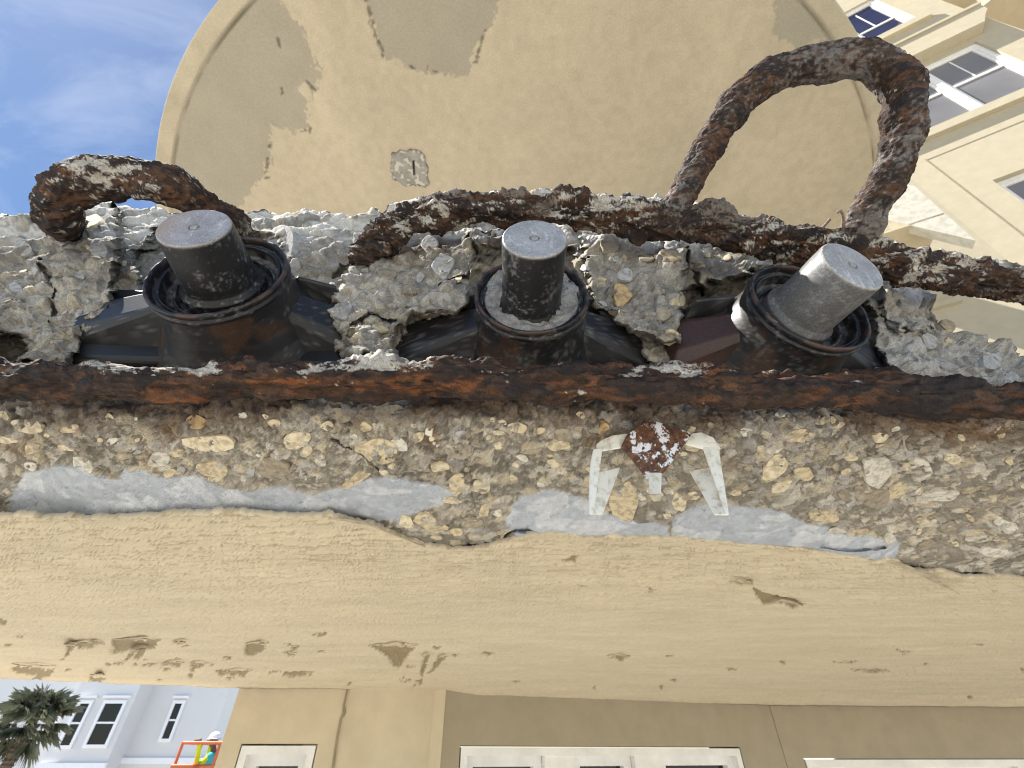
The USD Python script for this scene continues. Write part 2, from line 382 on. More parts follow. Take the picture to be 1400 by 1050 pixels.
_g = np.random.default_rng(19)
def surface_seeds(n, seed):
    g = np.random.default_rng(seed)
    i = g.integers(0, PX.shape[0], n); j = g.integers(0, PX.shape[1], n)
    x = PX[i, j] + g.normal(0, 3, n); y = PY[i, j] + g.normal(0, 2, n)
    return at_d(x, y, DG(np.stack([y, x], -1))), g
NODS = []
for n_, mean, share, hgt, sd in ((5200, 0.0074, 0.62, 0.62, 201), (15000, 0.0042, 0.60, 0.60, 203), (60000, 0.0019, 0.6, 0.55, 205)):
    pts_, g_ = surface_seeds(n_, sd)
    NODS.append((cKDTree(pts_), mean * g_.uniform(0.55, 1.35, n_) * (g_.random(n_) < share), hgt, g_.random(n_)))
PALETTE = np.array([[0.58, 0.51, 0.38], [0.50, 0.43, 0.30], [0.56, 0.53, 0.46], [0.36, 0.34, 0.31], [0.24, 0.215, 0.18], [0.44, 0.42, 0.39], [0.62, 0.58, 0.50], [0.30, 0.27, 0.225]])

def nodules(q):
    """Rounded grains of aggregate standing out of the break, in three sizes: height, share of grain, tone."""
    hs, ms, ts = [], [], []
    for tree, rad, hgt, tone in NODS:
        dist, idx = tree.query(q)
        r = rad[idx]
        u = np.sqrt(np.clip(1 - (dist / np.maximum(r, 1e-6)) ** 2, 0, 1)) * (r > 0)
        hs.append(u * r * hgt); ms.append(sstep(0.15, 0.5, u)); ts.append(tone[idx])
    return hs, ms, ts

def cells(q, p, tree, seeds, grad, off, sharp, lim):
    """Fractured facets: each cell has its own tilt; neighbouring cells blend over a narrow seam."""
    dist, idx = tree.query(q, k=3)
    w = np.exp(-sharp * (dist - dist[..., :1]))
    w /= w.sum(-1, keepdims=True)
    val = np.einsum("...jk,...jk->...j", grad[idx], p[..., None, :] - seeds[idx]) + off[idx]
    return np.clip((val * w).sum(-1), -lim, lim)

def slab_surface(px, py):
    """World points and colours of the broken concrete as seen along the given sight lines."""
    d = DG(np.stack([py, px], -1))
    p0 = at_d(px, py, d)
    wob = (fbm(p0 * 130, 3, 11) - 0.5)
    wob2 = (fbm(p0 * 45, 2, 12) - 0.5)
    spall = sstep(552, 600, py)                        # the underside that broke off in one sheet is calmer
    off = np.zeros_like(d)
    for poly, depth, soft in BLOCKS:
        s = sdf(poly, px, py) + wob * 24 + wob2 * 22
        off += depth * (1 - sstep(-soft, soft, s))
    lens = np.zeros_like(d)
    for poly in LENSES:
        s = sdf(poly, px, py) + wob * 9
        lens = np.maximum(lens, 1 - sstep(-2.0, 2.0, s))
    crack = np.zeros_like(d)
    for pl, wdt, dep in CRACKS:
        s = polyline_dist(pl, px, py) + wob * 6
        k = 1 - sstep(wdt * 0.6, wdt * 1.4, s)
        off += dep * k
        crack = np.maximum(crack, k)
    amp = (1 - 0.50 * spall) * (1 - 0.85 * lens)
    sun_slope = (1 - sstep(300, 345, py)) * ((px > 150) & (px < 520))
    q = p0 + np.stack([wob, wob2, wob], -1) * 0.006
    _, ism = tree_sm.query(q)
    facet = cells(q, p0, tree_big, seeds_big, grad_big, off_big, 420, 0.011)
    facet_s = cells(q, p0, tree_sm, seeds_sm, grad_sm, off_sm, 1500, 0.004)
    nh, nm, nt = nodules(p0 + np.stack([wob, wob2, wob], -1) * 0.003)
    rub = sstep(1170, 1230, px) * (1 - sstep(510, 560, py))
    disp = amp * (0.010 * (ridged(p0 * 26, 3, 5) - 0.55) + (0.45 + 0.5 * rub) * facet + (0.20 + 0.30 * rub) * facet_s + (0.80 - 0.30 * spall) * nh[0] + (0.55 + 0.30 * spall) * nh[1] + (0.45 + 0.35 * spall) * nh[2] + 0.0044 * (fbm(p0 * 95, 3, 6) - 0.5) + (0.0014 + 0.0014 * spall) * (ridged(p0 * 210, 2, 7) - 0.55))
    disp = disp + (1 - 0.55 * lens) * (0.0017 * (fbm(p0 * 330, 3, 8) - 0.5) + 0.0009 * (ridged(p0 * 700, 2, 9) - 0.55))
    disp = disp + lens * 0.0022 + lens * 0.002 * (fbm(p0 * 40, 2, 14) - 0.5)
    pits = sstep(0.74, 0.82, 0.5 * noise(p0 * 420, 21) + 0.5 * noise(p0 * 170, 22)) * (0.5 + 0.5 * spall) * (1 - 0.8 * lens)
    disp = disp - pits * 0.0011
    r = ray(px, py)
    t = (d + off) / r[..., 1]
    k = sstep(535, 600, py)[..., None]
    out = np.stack([-0.25 * rub + 0.10 * (px < 170), -np.ones_like(d), np.full_like(d, -0.22)], -1) * (1 - k) + np.array([0, -0.42, -0.92]) * k
    out /= np.linalg.norm(out, axis=-1, keepdims=True)
    p = C + r * t[..., None] + out * (disp * (1 - 0.25 * (1 - spall)))[..., None]
    eb = py - np.interp(px, EDGE[:, 0], EDGE[:, 1])
    floor_ = CZ + 0.1158 + 0.0016 * sstep(-6, 4, eb) + 0.001 * (wob + 0.5) * (1 - lens)
    low = (eb > -30) & (p[..., 2] < floor_)
    p[..., 2] = np.where(low, floor_, p[..., 2])
    gapm = sstep(428, 480, px) * (1 - sstep(688, 712, px)) + 0.4 * sstep(1215, 1250, px) * (1 - sstep(1380, 1420, px)) + 0.35 * sstep(120, 160, px) * (1 - sstep(260, 300, px))
    ke = sstep(-26, -1, eb) * (1 - 0.8 * crack) * (1 - gapm)
    p[..., 2] = p[..., 2] * (1 - ke) + floor_ * ke + 0.0075 * gapm * sstep(-9, -2, eb)
    # ---- colours of the stuff, with the sunlit top painted in
    base = np.array([0.236, 0.220, 0.193]) * (1 - spall[..., None]) + np.array([0.235, 0.213, 0.172]) * spall[..., None]
    big = fbm(p0 * 22, 3, 31)
    col = base * (0.55 + 0.90 * big[..., None]) * (0.62 + 0.76 * fbm(p0 * 480, 3, 32)[..., None])
    tn = tone_sm[ism][..., None]
    for m_, t_, k_ in zip(nm[::-1], nt[::-1], (0.45, 0.55, 0.60)):
        pc_ = PALETTE[(t_ * 7.99).astype(int)]
        kk = (k_ * m_ * (t_ * 37.7 % 1.0 < 0.62))[..., None]
        col = col * (1 - kk) + kk * pc_ * (0.66 + 0.49 * spall[..., None])
    col = col * (0.58 + 0.84 * fbm(p0 * 17 + 5, 3, 34) * (1 - 0.3 * spall))[..., None]
    pale = sstep(0.56, 0.70, fbm(p0 * 55, 4, 33))
    col = col * (1 - 0.35 * pale[..., None]) + 0.35 * pale[..., None] * np.array([0.47, 0.43, 0.35])
    sunlit_top = (1 - sstep(315, 350, py)) * sstep(0.35, 0.6, fbm(p0 * 60, 3, 35))          # sunlit white of the broken top, painted into the colour
    col = col * (1 - 0.6 * sunlit_top[..., None]) + 0.6 * sunlit_top[..., None] * np.array([0.68, 0.65, 0.59])
    grey = rub[..., None] * 0.7
    col = col * (1 - grey) + grey * np.array([0.42, 0.405, 0.375]) * (0.75 + 0.5 * big[..., None])
    lc = np.array([0.385, 0.415, 0.455]) * (0.86 + 0.28 * fbm(p0 * 70, 3, 41)[..., None])
    lc = np.where(((tn[..., 0] < 0.22) | (noise(p0 * 95, 43) > 0.72))[..., None], lc * 0.4 + 0.6 * np.array([0.56, 0.575, 0.60]), lc)
    lc = lc * (0.75 + 0.5 * fbm(p0 * 300, 3, 45)[..., None])
    lc = np.where((noise(p0 * 600, 44) > 0.90)[..., None], lc * 0.6, lc)
    col = col * (1 - lens[..., None]) + lc * lens[..., None]
    st = np.exp(-((py - 552 - 0.022 * (px - 700) * (px > 700)) / 34.0) ** 2) * sstep(0.32, 0.58, fbm(p0 * np.array([30, 60, 60]), 4, 51)) * (1 - lens)   # rust washed out of the bar
    col = col * (1 - 0.80 * st[..., None]) + 0.80 * st[..., None] * np.array([0.075, 0.038, 0.018])
    st2 = sstep(0.60, 0.72, fbm(p0 * 48, 3, 53)) * np.exp(-((py - 590) / 50.0) ** 2) * (1 - lens) * 0.55
    col = col * (1 - st2[..., None]) + st2[..., None] * np.array([0.16, 0.085, 0.035])
    st3 = sstep(0.56, 0.66, fbm(p0 * 70, 3, 55)) * np.exp(-((py - 340) / 35.0) ** 2) * sstep(480, 560, px) * 0.7
    col = col * (1 - st3[..., None]) + st3[..., None] * np.array([0.07, 0.035, 0.02])
    col = col * (1 - 0.35 * pits[..., None])
    return p, col

SP, SC = slab_surface(PX, PY)
nr, nc = PX.shape
back = SP[0].copy(); back[:, 1] = 1.15; back[:, 2] += 0.0
verts = np.vstack([SP.reshape(-1, 3), back])
faces = grid_faces(nr, nc, flip=True)
bi = np.arange(nc) + nr * nc
ti = np.arange(nc)
topf = np.stack([bi[:-1], bi[1:], ti[1:], ti[:-1]], -1)[:, ::-1]
obj("broken_edge", (verts, np.vstack([faces, topf])), "concrete", slab, smooth=True, col=np.vstack([SC.reshape(-1, 3), np.full((nc, 3), 0.36)]), label="rough fractured grey concrete face of the slab edge")

# ---- stones in the broken face, one by one: x, y, width, height (pixels of the view), tilt, kind
stones = [(293, 601, 71, 25, 4, 0), (43, 580, 40, 18, 10, 0), (14, 598, 34, 14, 0, 0), (407, 596, 40, 24, -20, 0), (425, 610, 16, 12, 0, 0), (443, 625, 16, 18, 0, 2), (50, 610, 21, 13, 0, 1), (91, 612, 25, 11, 8, 0),
          (223, 623, 29, 27, 0, 2), (246, 616, 18, 12, 0, 1), (296, 637, 40, 22, 12, 1), (239, 643, 21, 9, 0, 1), (375, 637, 54, 28, 12, 3), (489, 651, 40, 16, -22, 1), (150, 569, 26, 10, 0, 0), (118, 632, 36, 16, 25, 2),
          (275, 574, 36, 14, 0, 5), (496, 605, 18, 16, 0, 1), (534, 566, 50, 32, 6, 3), (471, 567, 28, 18, 20, 3), (518, 612, 57, 32, 8, 1), (548, 606, 29, 16, 20, 2), (602, 633, 30, 17, 0, 0), (627, 657, 25, 28, -20, 1),
          (659, 660, 25, 21, 15, 0), (671, 598, 14, 12, 0, 1), (682, 608, 12, 11, 0, 0), (629, 612, 43, 20, 6, 3), (620, 680, 28, 11, 5, 0), (663, 694, 13, 18, 0, 1), (486, 653, 32, 14, -28, 0), (589, 587, 12, 12, 0, 2),
          (850, 687, 46, 44, 30, 1), (925, 682, 22, 25, 0, 0), (875, 676, 14, 10, 0, 2), (886, 667, 10, 9, 0, 2), (771, 591, 28, 18, 0, 3), (764, 606, 36, 14, 0, 1), (707, 580, 26, 14, 0, 1),
          (823, 583, 22, 20, 0, 5), (582, 704, 32, 22, 10, 1), (625, 724, 16, 12, 0, 1), (686, 726, 14, 8, 0, 1), (557, 707, 25, 14, 12, 0), (600, 716, 26, 14, 0, 1), (650, 708, 22, 12, 0, 3), (1053, 634, 46, 26, -35, 0),
          (1060, 657, 34, 14, -15, 0), (1162, 623, 18, 12, 0, 0), (1096, 644, 28, 20, 0, 1), (1086, 592, 32, 20, 0, 1), (1057, 607, 25, 12, -20, 2), (1193, 638, 46, 42, 10, 2), (1195, 676, 40, 30, 0, 3), (1222, 666, 34, 22, -20, 1),
          (1129, 575, 42, 14, 6, 1), (1257, 637, 28, 28, 0, 2), (1121, 701, 44, 16, 0, 1), (1141, 722, 22, 11, 0, 2), (1175, 722, 24, 8, 0, 1), (1282, 673, 46, 16, -8, 2), (1211, 731, 18, 20, 0, 2), (948, 676, 18, 14, -10, 0),
          (1334, 767, 14, 6, 0, 2), (1368, 712, 30, 14, 0, 2), (1330, 730, 30, 14, -12, 2), (1290, 716, 26, 16, 0, 3), (1340, 690, 40, 16, -10, 3), (1350, 745, 36, 12, 0, 2), (1262, 740, 28, 14, 0, 3), (89, 326, 28, 26, 0, 2),
          (141, 344, 26, 20, 0, 2), (128, 310, 30, 26, 10, 0), (40, 345, 20, 18, 0, 4), (60, 420, 16, 12, 0, 2), (30, 400, 18, 14, 0, 4), (589, 339, 22, 22, 0, 2), (607, 366, 34, 36, 0, 4), (850, 401, 34, 30, 10, 5),
          (853, 378, 25, 14, 10, 2), (843, 428, 26, 12, -10, 1), (914, 357, 32, 18, 8, 0), (914, 466, 24, 18, 0, 0), (926, 412, 11, 22, 0, 0), (521, 451, 24, 13, 15, 0), (604, 418, 62, 36, 8, 4),
          (952, 366, 18, 14, 0, 1), (905, 430, 20, 18, 0, 2), (880, 360, 22, 14, 0, 3), (830, 450, 14, 12, 0, 3), (395, 342, 40, 44, -12, 4), (470, 430, 30, 22, 0, 4), (530, 380, 26, 18, 0, 3), (560, 400, 20, 14, 0, 3),
          (1240, 412, 40, 30, 0, 4), (1250, 366, 30, 16, 12, 2), (1225, 445, 26, 18, 0, 4), (1290, 500, 34, 20, 15, 4), (1345, 500, 36, 22, 0, 4), (1380, 520, 26, 18, 0, 4), (1310, 540, 24, 14, 0, 4), (1265, 470, 30, 20, 0, 4)]
taken = [(s[0], s[1], max(s[2], s[3])) for s in stones]
def in_lens(x, y):
    return any(float(sdf(p, np.array([x]), np.array([y]))[0]) < 6 for p in LENSES)
tries = 0
while len(stones) < 270 and tries < 6000:
    tries += 1
    if rng.random() < 0.86:
        x, y = rng.uniform(-20, 1420), rng.uniform(566, 745)
    else:
        x, y = rng.uniform(-20, 1300), rng.uniform(330, 470)
    if y > np.interp(x, EDGE[:, 0], EDGE[:, 1]) - 14 or in_lens(x, y) or any(float(sdf(b[0], np.array([x]), np.array([y]))[0]) < 4 for b in BLOCKS if b[1] > 0.015):
        continue
    w = rng.uniform(8, 17) if rng.random() < 0.85 else rng.uniform(17, 30)
    if any(math.hypot((x - a), (y - b) * 1.3) < (c + w) * 0.42 for a, b, c in taken):
        continue
    stones.append((x, y, w, w * rng.uniform(0.42, 0.8), rng.uniform(-25, 25), int(rng.choice([0, 0, 1, 1, 2, 3, 3, 4])) if y > 500 else int(rng.choice([2, 3, 4, 4, 0]))))
    taken.append((x, y, w))

ICO = trimesh.creation.icosphere(2, 1.0)
for k, (x, y, w, h, ang, kind) in enumerate(stones):
    a = math.radians(ang)
    if k < 110:
        w, h = w * 1.02, h * 1.02
    gx_, gy_ = np.meshgrid(np.array([-0.4, 0, 0.4]) * w, np.array([-0.4, 0, 0.4]) * h)
    sp, _ = slab_surface((x + gx_ * math.cos(a) - gy_ * math.sin(a)).ravel(), (y + gx_ * math.sin(a) + gy_ * math.cos(a)).ravel())
    sp = sp.reshape(3, 3, 3)
    cen = sp.reshape(-1, 3).mean(0)
    ux, uy = (sp[:, 2] - sp[:, 0]).mean(0), (sp[2] - sp[0]).mean(0)
    ux, uy = ux * 0.625, uy * 0.625                                # half axes on the surface
    nrm = np.cross(ux, uy); nrm /= np.linalg.norm(nrm)
    if nrm @ (C - cen) < 0:
        nrm = -nrm
    th = min(np.linalg.norm(ux), np.linalg.norm(uy)) * 0.55
    V = np.array(ICO.vertices)
    ga = rng.uniform(0, 2 * np.pi, 6); gd = np.stack([np.cos(ga), np.sin(ga), 0 * ga], 1)
    cut = rng.uniform(0.62, 1.05, 6)
    lump = 1 + 0.7 * (fbm(V * 1.2 + k * 7.1, 3, 61)[:, None] - 0.5)
    flat = V * lump * 1.08
    for g1, c1 in zip(gd, cut):                                     # broken flat sides
        ex = np.maximum(flat @ g1 - c1, 0)
        flat = flat - 0.85 * ex[:, None] * g1
    W = cen + flat[:, :1] * ux + flat[:, 1:2] * uy + np.clip(flat[:, 2:], -1, 0.30) * nrm * th
    W = W + nrm * (0.0014 * (fbm(W * 260, 3, 63)[:, None] - 0.5)) - nrm * th * 0.13
    W = W + nrm * (0.0009 if y < 520 else 0.0003)
    if y < 520 and kind == 2:
        kind = 4 if k % 3 else 3
    elif y < 520 and kind == 0:
        kind = 1
    obj("stone", (W, ICO.faces), STONES[kind], slab, smooth=True)

# ------------------------------------------------------------------ painted soffit of the slab
BACK = np.array([(-900, 885), (-300, 905), (0, 925), (325, 938), (610, 941), (700, 946), (1050, 957), (1400, 960), (2300, 966)], float)
sx = np.r_[np.arange(-900, -20, 14), np.arange(-20, 1421, 1.45), np.arange(1421, 2300, 14)]
NS = 190
ss = np.linspace(0, 1, NS) ** 0.93
ed = np.interp(sx, EDGE[:, 0], EDGE[:, 1]) + (fbm(np.stack([sx / 30, 0 * sx, 0 * sx + 4], -1), 4, 71) - 0.5) * 10 - 1
ed += -9 * sstep(1195, 1215, sx) * (1 - sstep(1225, 1245, sx))
bk = np.interp(sx, BACK[:, 0], BACK[:, 1])
QX = np.broadcast_to(sx[None], (NS, len(sx))).copy()
QY = ed[None] + ss[:, None] * (bk - ed)[None]
PEEL = [[(100, 878), (141, 878), (126, 887), (108, 886)], [(91, 880), (99, 880), (104, 884), (88, 902), (85, 904), (91, 891)],
        [(154, 874), (218, 876), (211, 887), (200, 890), (189, 903), (183, 901), (188, 891), (171, 907), (167, 909), (180, 891), (160, 893), (154, 884)],
        [(237, 877), (254, 878), (249, 881), (238, 880)], [(17, 909), (77, 914), (69, 921), (43, 933), (51, 920), (26, 918)], [(123, 923), (146, 925), (133, 935), (121, 932), (126, 927)],
        [(194, 908), (220, 906), (198, 912)], [(221, 906), (251, 907), (246, 912), (221, 910)], [(261, 908), (280, 910), (263, 918)], [(337, 880), (367, 884), (348, 897), (334, 896)],
        [(390, 893), (405, 894), (400, 900)], [(505, 882), (570, 886), (560, 895), (545, 915), (537, 908), (525, 895)], [(580, 898), (587, 897), (578, 925), (574, 924)], [(600, 898), (610, 899), (590, 922), (586, 921)],
        [(1000, 797), (1028, 795), (1030, 802), (1014, 803)], [(1031, 806), (1045, 812), (1075, 817), (1100, 826), (1085, 832), (1062, 824), (1046, 827), (1034, 816)], [(830, 898), (862, 897), (850, 905)],
        [(295, 917), (340, 918), (336, 923), (300, 921)], [(367, 918), (430, 920), (410, 924)], [(1140, 905), (1170, 904), (1165, 908)], [(1165, 916), (1214, 918), (1190, 920)], [(790, 800), (805, 802), (800, 806)],
        [(885, 804), (900, 806), (890, 809)], [(1225, 889), (1245, 891), (1235, 895)], [(-20, 846), (12, 849), (4, 856), (-20, 855)], [(660, 893), (678, 892), (668, 897)], [(1330, 880), (1343, 881), (1336, 884)],
        [(765, 768), (790, 763), (786, 770)], [(425, 868), (450, 866), (440, 872)]]
prr = np.random.default_rng(77)
for _ in range(46):                                    # small scrapes, most of them along the outer back edge
    x_ = prr.uniform(-20, 700) if prr.random() < 0.7 else prr.uniform(300, 1420)
    y_ = np.interp(x_, [0, 700, 1400], [925, 946, 960]) - prr.uniform(6, 62)
    w_, h_ = prr.uniform(4, 15), prr.uniform(1.5, 4.5)
    PEEL.append([(x_, y_), (x_ + w_, y_ + prr.uniform(-1, 1)), (x_ + w_ * prr.uniform(0.3, 0.8), y_ + h_), (x_ + w_ * 0.1, y_ + h_ * 0.6)])
H0 = 0.115
def soffit_surface(px, py, s):
    p = at_h(px, py, H0)
    wob = fbm(p * np.array([150, 260, 0]) + 3, 3, 72) - 0.5
    peel = np.zeros_like(px)
    for poly in PEEL:
        q = np.array(poly, float)
        box = (px > q[:, 0].min() - 12) & (px < q[:, 0].max() + 12) & (py > q[:, 1].min() - 12) & (py < q[:, 1].max() + 12)
        if box.any():
            v = sdf(poly, px[box], py[box]) + wob[box] * 7
            peel[box] = np.maximum(peel[box], 1 - sstep(-0.45, 0.45, v))
    near = 0.25 + 0.75 * (1 - sstep(0.15, 0.70, (py - 705) / 235.0))
    st = fbm(p * np.array([48, 430, 0]), 3, 73)
    st2 = fbm(p * np.array([120, 1000, 0]) + 9, 2, 74)
    dash = sstep(0.565, 0.655, 0.5 * st + 0.5 * st2) * (0.35 + 0.65 * near)
    pit = sstep(0.82, 0.90, noise(p * np.array([130, 520, 0]), 75)) * (0.4 + 0.6 * near)
    h = 0.0022 * (fbm(p * np.array([14, 30, 0]), 3, 76) - 0.5) + 0.0015 * (st - 0.5) * 2 * (0.30 + 0.70 * near) + 0.0012 * (fbm(p * np.array([36, 130, 0]), 3, 70) - 0.5)
    h += 0.0004 * (fbm(p * np.array([500, 700, 0]), 2, 77) - 0.5)
    dz = -h + dash * 0.0009 + pit * 0.0010 + peel * 0.0024          # up = away from the viewer
    lip = np.exp(-(s / 0.02) ** 2)
    dz -= lip * 0.0006
    band = sstep(0.915, 0.935, s) * (1 - sstep(560, 640, px))         # plaster bead along the outer back edge
    dz -= band * 0.004 * (1 + 0.6 * (fbm(p * np.array([40, 40, 0]), 3, 78) - 0.5))
    cove = sstep(0.93, 1.0, s) * sstep(560, 660, px)
    dz += -0.012 * cove ** 2
    p = p + np.stack([0 * dz, 0 * dz, dz], -1)
    tint = 0.84 + 0.20 * fbm(p * np.array([12, 40, 0]), 4, 79) + 0.12 * fbm(p * np.array([60, 500, 0]), 2, 81)
    col = PAINT * tint[..., None]
    col = col * (1 - 0.62 * (dash * near)[..., None]) + 0.62 * (dash * near)[..., None] * np.array([0.33, 0.25, 0.15])
    pc = np.array([0.285, 0.222, 0.130]) * (0.85 + 0.3 * fbm(p * 90, 2, 80))[..., None]
    col = col * (1 - peel[..., None]) + pc * peel[..., None]
    return p, col
SS = np.broadcast_to(ss[:, None], QX.shape)
FP, FC = soffit_surface(QX, QY, SS)
upl = FP[0].copy(); upl[:, 2] += 0.0035
upb = FP[-1].copy(); upb[:, 2] += 0.22
ns, nsc = QX.shape
vs = np.vstack([upl, FP.reshape(-1, 3), upb])
cs_ = np.vstack([np.tile([0.30, 0.28, 0.24], (nsc, 1)), FC.reshape(-1, 3), np.tile(PAINT, (nsc, 1))])
obj("soffit", (vs, grid_faces(ns + 2, nsc, flip=True)), "soffit_paint", slab, smooth=True, col=cs_, label="tan painted soffit with streaked texture and peeled patches")

# the rest of the round slab, beyond both ends of the broken stretch
def slab_end(x0, x1, name="slab_end"):
    xs = np.linspace(x0, x1, 30)
    fr = 2.96 - np.sqrt(np.maximum(2.80 ** 2 - (xs - 0.078) ** 2, 0.0)) + 0.16
    bkx = np.where(xs < 0, 1.0, 1.75)
    fr = np.minimum(fr, bkx - 0.05)
    pg = Polygon(np.vstack([np.c_[xs, fr], np.c_[xs, bkx][::-1]]))
    m = trimesh.creation.extrude_polygon(pg, 0.22, engine="earcut"); m.apply_translation((0, 0, CZ + 0.122))
    obj(name, m, "wall_paint", slab)
slab_end(0.95, 2.75)
slab_end(-1.9, -1.05)

# thin curled slivers of paint hanging from the soffit
def sliver(pts, hs, wid, th=0.0008):
    q = np.array([at_h(x, y, h) for (x, y), h in zip(pts, hs)])
    side = np.array([0, 1.0, 0.15])
    a, b = q - side * np.array(wid)[:, None] / 2, q + side * np.array(wid)[:, None] / 2
    up = np.array([0, 0, th])
    n = len(q)
    v = np.vstack([a, b, a + up, b + up])
    f = []
    for i in range(n - 1):
        for s0, s1 in ((0, n), (n, 3 * n), (3 * n, 2 * n), (2 * n, 0)):
            f.append([s0 + i, s0 + i + 1, s1 + i + 1, s1 + i])
    f += [[0, n, 3 * n, 2 * n], [n - 1, 3 * n - 1, 4 * n - 1, 2 * n - 1]]
    return v, np.array(f)
obj("paint_flake", sliver([(1213, 766), (1240, 776), (1270, 790), (1295, 803), (1312, 813)], [0.1145, 0.1125, 0.110, 0.1085, 0.1075], [0.005, 0.007, 0.006, 0.004, 0.0008]), "paint_flake", slab, label="long curled grey sliver of paint hanging at right")
obj("paint_flake", sliver([(1048, 826), (1066, 821), (1082, 824), (1098, 829)], [0.1145, 0.1125, 0.1120, 0.1145], [0.003, 0.009, 0.008, 0.001]), "paint_flake", slab)
obj("paint_flake", sliver([(540, 893), (546, 905), (545, 916)], [0.1145, 0.1125, 0.111], [0.01, 0.006, 0.001]), "paint_flake", slab)
obj("paint_flake", sliver([(450, 709), (500, 716), (540, 732), (580, 748)], [0.1140, 0.1132, 0.1128, 0.1135], [0.002, 0.005, 0.006, 0.003]), "paint_flake", slab)

for (x, y, w_, l_, drop) in [(120, 879, 44, 5, 0.004), (96, 882, 16, 9, 0.006), (186, 875, 66, 5, 0.004), (188, 889, 20, 12, 0.007), (245, 878, 16, 4, 0.004), (46, 910, 60, 5, 0.005), (134, 923, 26, 7, 0.007), (236, 906, 32, 4, 0.004),
                             (270, 908, 20, 6, 0.006), (352, 880, 30, 5, 0.004), (398, 893, 16, 4, 0.004), (538, 883, 66, 5, 0.004), (582, 897, 12, 8, 0.006), (605, 899, 12, 8, 0.006), (846, 897, 32, 4, 0.004), (320, 919, 50, 4, 0.006), (1190, 917, 46, 3, 0.003), (1012, 796, 30, 3, 0.003)]:
    xs_ = np.linspace(x - w_ / 2, x + w_ / 2, 7)
    yy_ = y + rng.normal(0, 0.8, 7) + np.linspace(-1, 1, 7) * rng.uniform(-1.5, 1.5)
    k_ = np.sin(np.linspace(0.15, np.pi - 0.15, 7)) * rng.uniform(0.6, 1.1, 7)
    obj("paint_flake", sliver(list(zip(xs_, yy_)), H0 - 0.0006 - drop * k_, l_ * 0.0014 * (0.2 + k_)), "paint_flake", slab)

# ------------------------------------------------------------------ reinforcing bars
def bar(name, pix, radius, label, rough=1.0, white=0.5, orange=0.3, seed=0, seg=108, white_where=None, cat="rebar", crust=0.0, dust=0.0):
    P = np.array([at_d(x, y, d) for x, y, d in pix])
    run = P[-1] - P[0]; run = run / np.linalg.norm(run)
    def along(V, k):            # squeezed along the bar so that flakes and streaks lie lengthwise
        return V - (1 - k) * (V @ run)[..., None] * run
    def rf(V, D=None):
        lv = fbm(along(V, 0.35) * 105, 4, 109 + seed) * 11
        st = np.floor(lv) + sstep(0.75, 1.0, lv - np.floor(lv))
        r = 0.00115 * (st - 5.5) + 0.0058 * (fbm(V * 60, 3, 100 + seed) - 0.5) + 0.0020 * (ridged(along(V, 0.45) * 190, 3, 103 + seed) - 0.55) + 0.0022 * (fbm(along(V, 0.5) * 480, 3, 106 + seed) - 0.5)
        fl = cells(V, V, tree_sm, seeds_sm, grad_sm, off_sm, 1800, 0.003)
        return rough * (r + 0.35 * fl)
    v, f, n = tube(P, radius, seg, 0.0006, rf)
    if crust:
        k = sstep(0.05, 0.7, n[:, 2]) * sstep(0.42, 0.60, fbm(v * 60, 3, 141 + seed))
        v = v + n * (k * crust * (0.35 + 1.3 * (fbm(v * 240, 3, 143 + seed) - 0.3)))[:, None]
    big = fbm(v * 45, 4, 111 + seed)
    fine = fbm(along(v, 0.6) * 380, 4, 113 + seed)
    lay = fbm(along(v, 0.2) * 300, 4, 115 + seed)
    col = np.array([0.043, 0.027, 0.0195]) * (0.35 + 1.3 * fine[:, None])
    o = sstep(0.47, 0.66, 0.35 * big + 0.65 * lay) * orange
    col = col * (1 - o[:, None]) + o[:, None] * np.array([0.118, 0.050, 0.020]) * (0.3 + 1.4 * fine[:, None])
    lev = np.floor(fbm(along(v, 0.35) * 105, 4, 109 + seed) * 11 + 0.12)
    tint = np.array([[1.0, 1.0, 1.0], [0.55, 0.6, 0.7], [1.5, 1.25, 1.0], [0.8, 0.75, 0.75]])[(lev.astype(int) * 7 + 3) % 4]
    col = col * tint
    blk = sstep(0.54, 0.64, fbm(along(v, 0.5) * 110, 4, 117 + seed)) * 0.75
    col = col * (1 - blk[:, None]) + blk[:, None] * np.array([0.016, 0.013, 0.013])
    if dust:
        dk = sstep(0.48, 0.66, 0.5 * fbm(v * 40, 3, 133 + seed) + 0.5 * fbm(v * 500, 3, 131 + seed)) * dust * 1.6
        col = col * (1 - dk[:, None]) + dk[:, None] * np.array([0.20, 0.185, 0.17])
    w = sstep(0.50, 0.56, 0.40 * fbm(along(v, 0.7) * 75, 3, 119 + seed) + 0.35 * fbm(along(v, 0.45) * 300, 3, 121 + seed) + 0.25 * fbm(v * 900, 2, 123 + seed) + (white - 0.5) * 0.35 + (0 if white_where is None else white_where(v, n)))
    w = w * (0.25 + 0.75 * sstep(0.40, 0.56, fbm(v * 26, 3, 125 + seed)))
    wc = np.array([0.47, 0.44, 0.385]) * (0.55 + 0.8 * fine[:, None])
    col = col * (1 - 0.93 * w[:, None]) + 0.93 * wc * w[:, None]
    return obj(name, (v, f), "rust_bar", smooth=True, col=col, label=label, cat=cat, group="rusted bars in the broken slab edge")

def cake(lo, hi, amt):     # white cement scale clings to the upper side of the bar
    return lambda v, n: amt * sstep(lo, hi, n[:, 2])

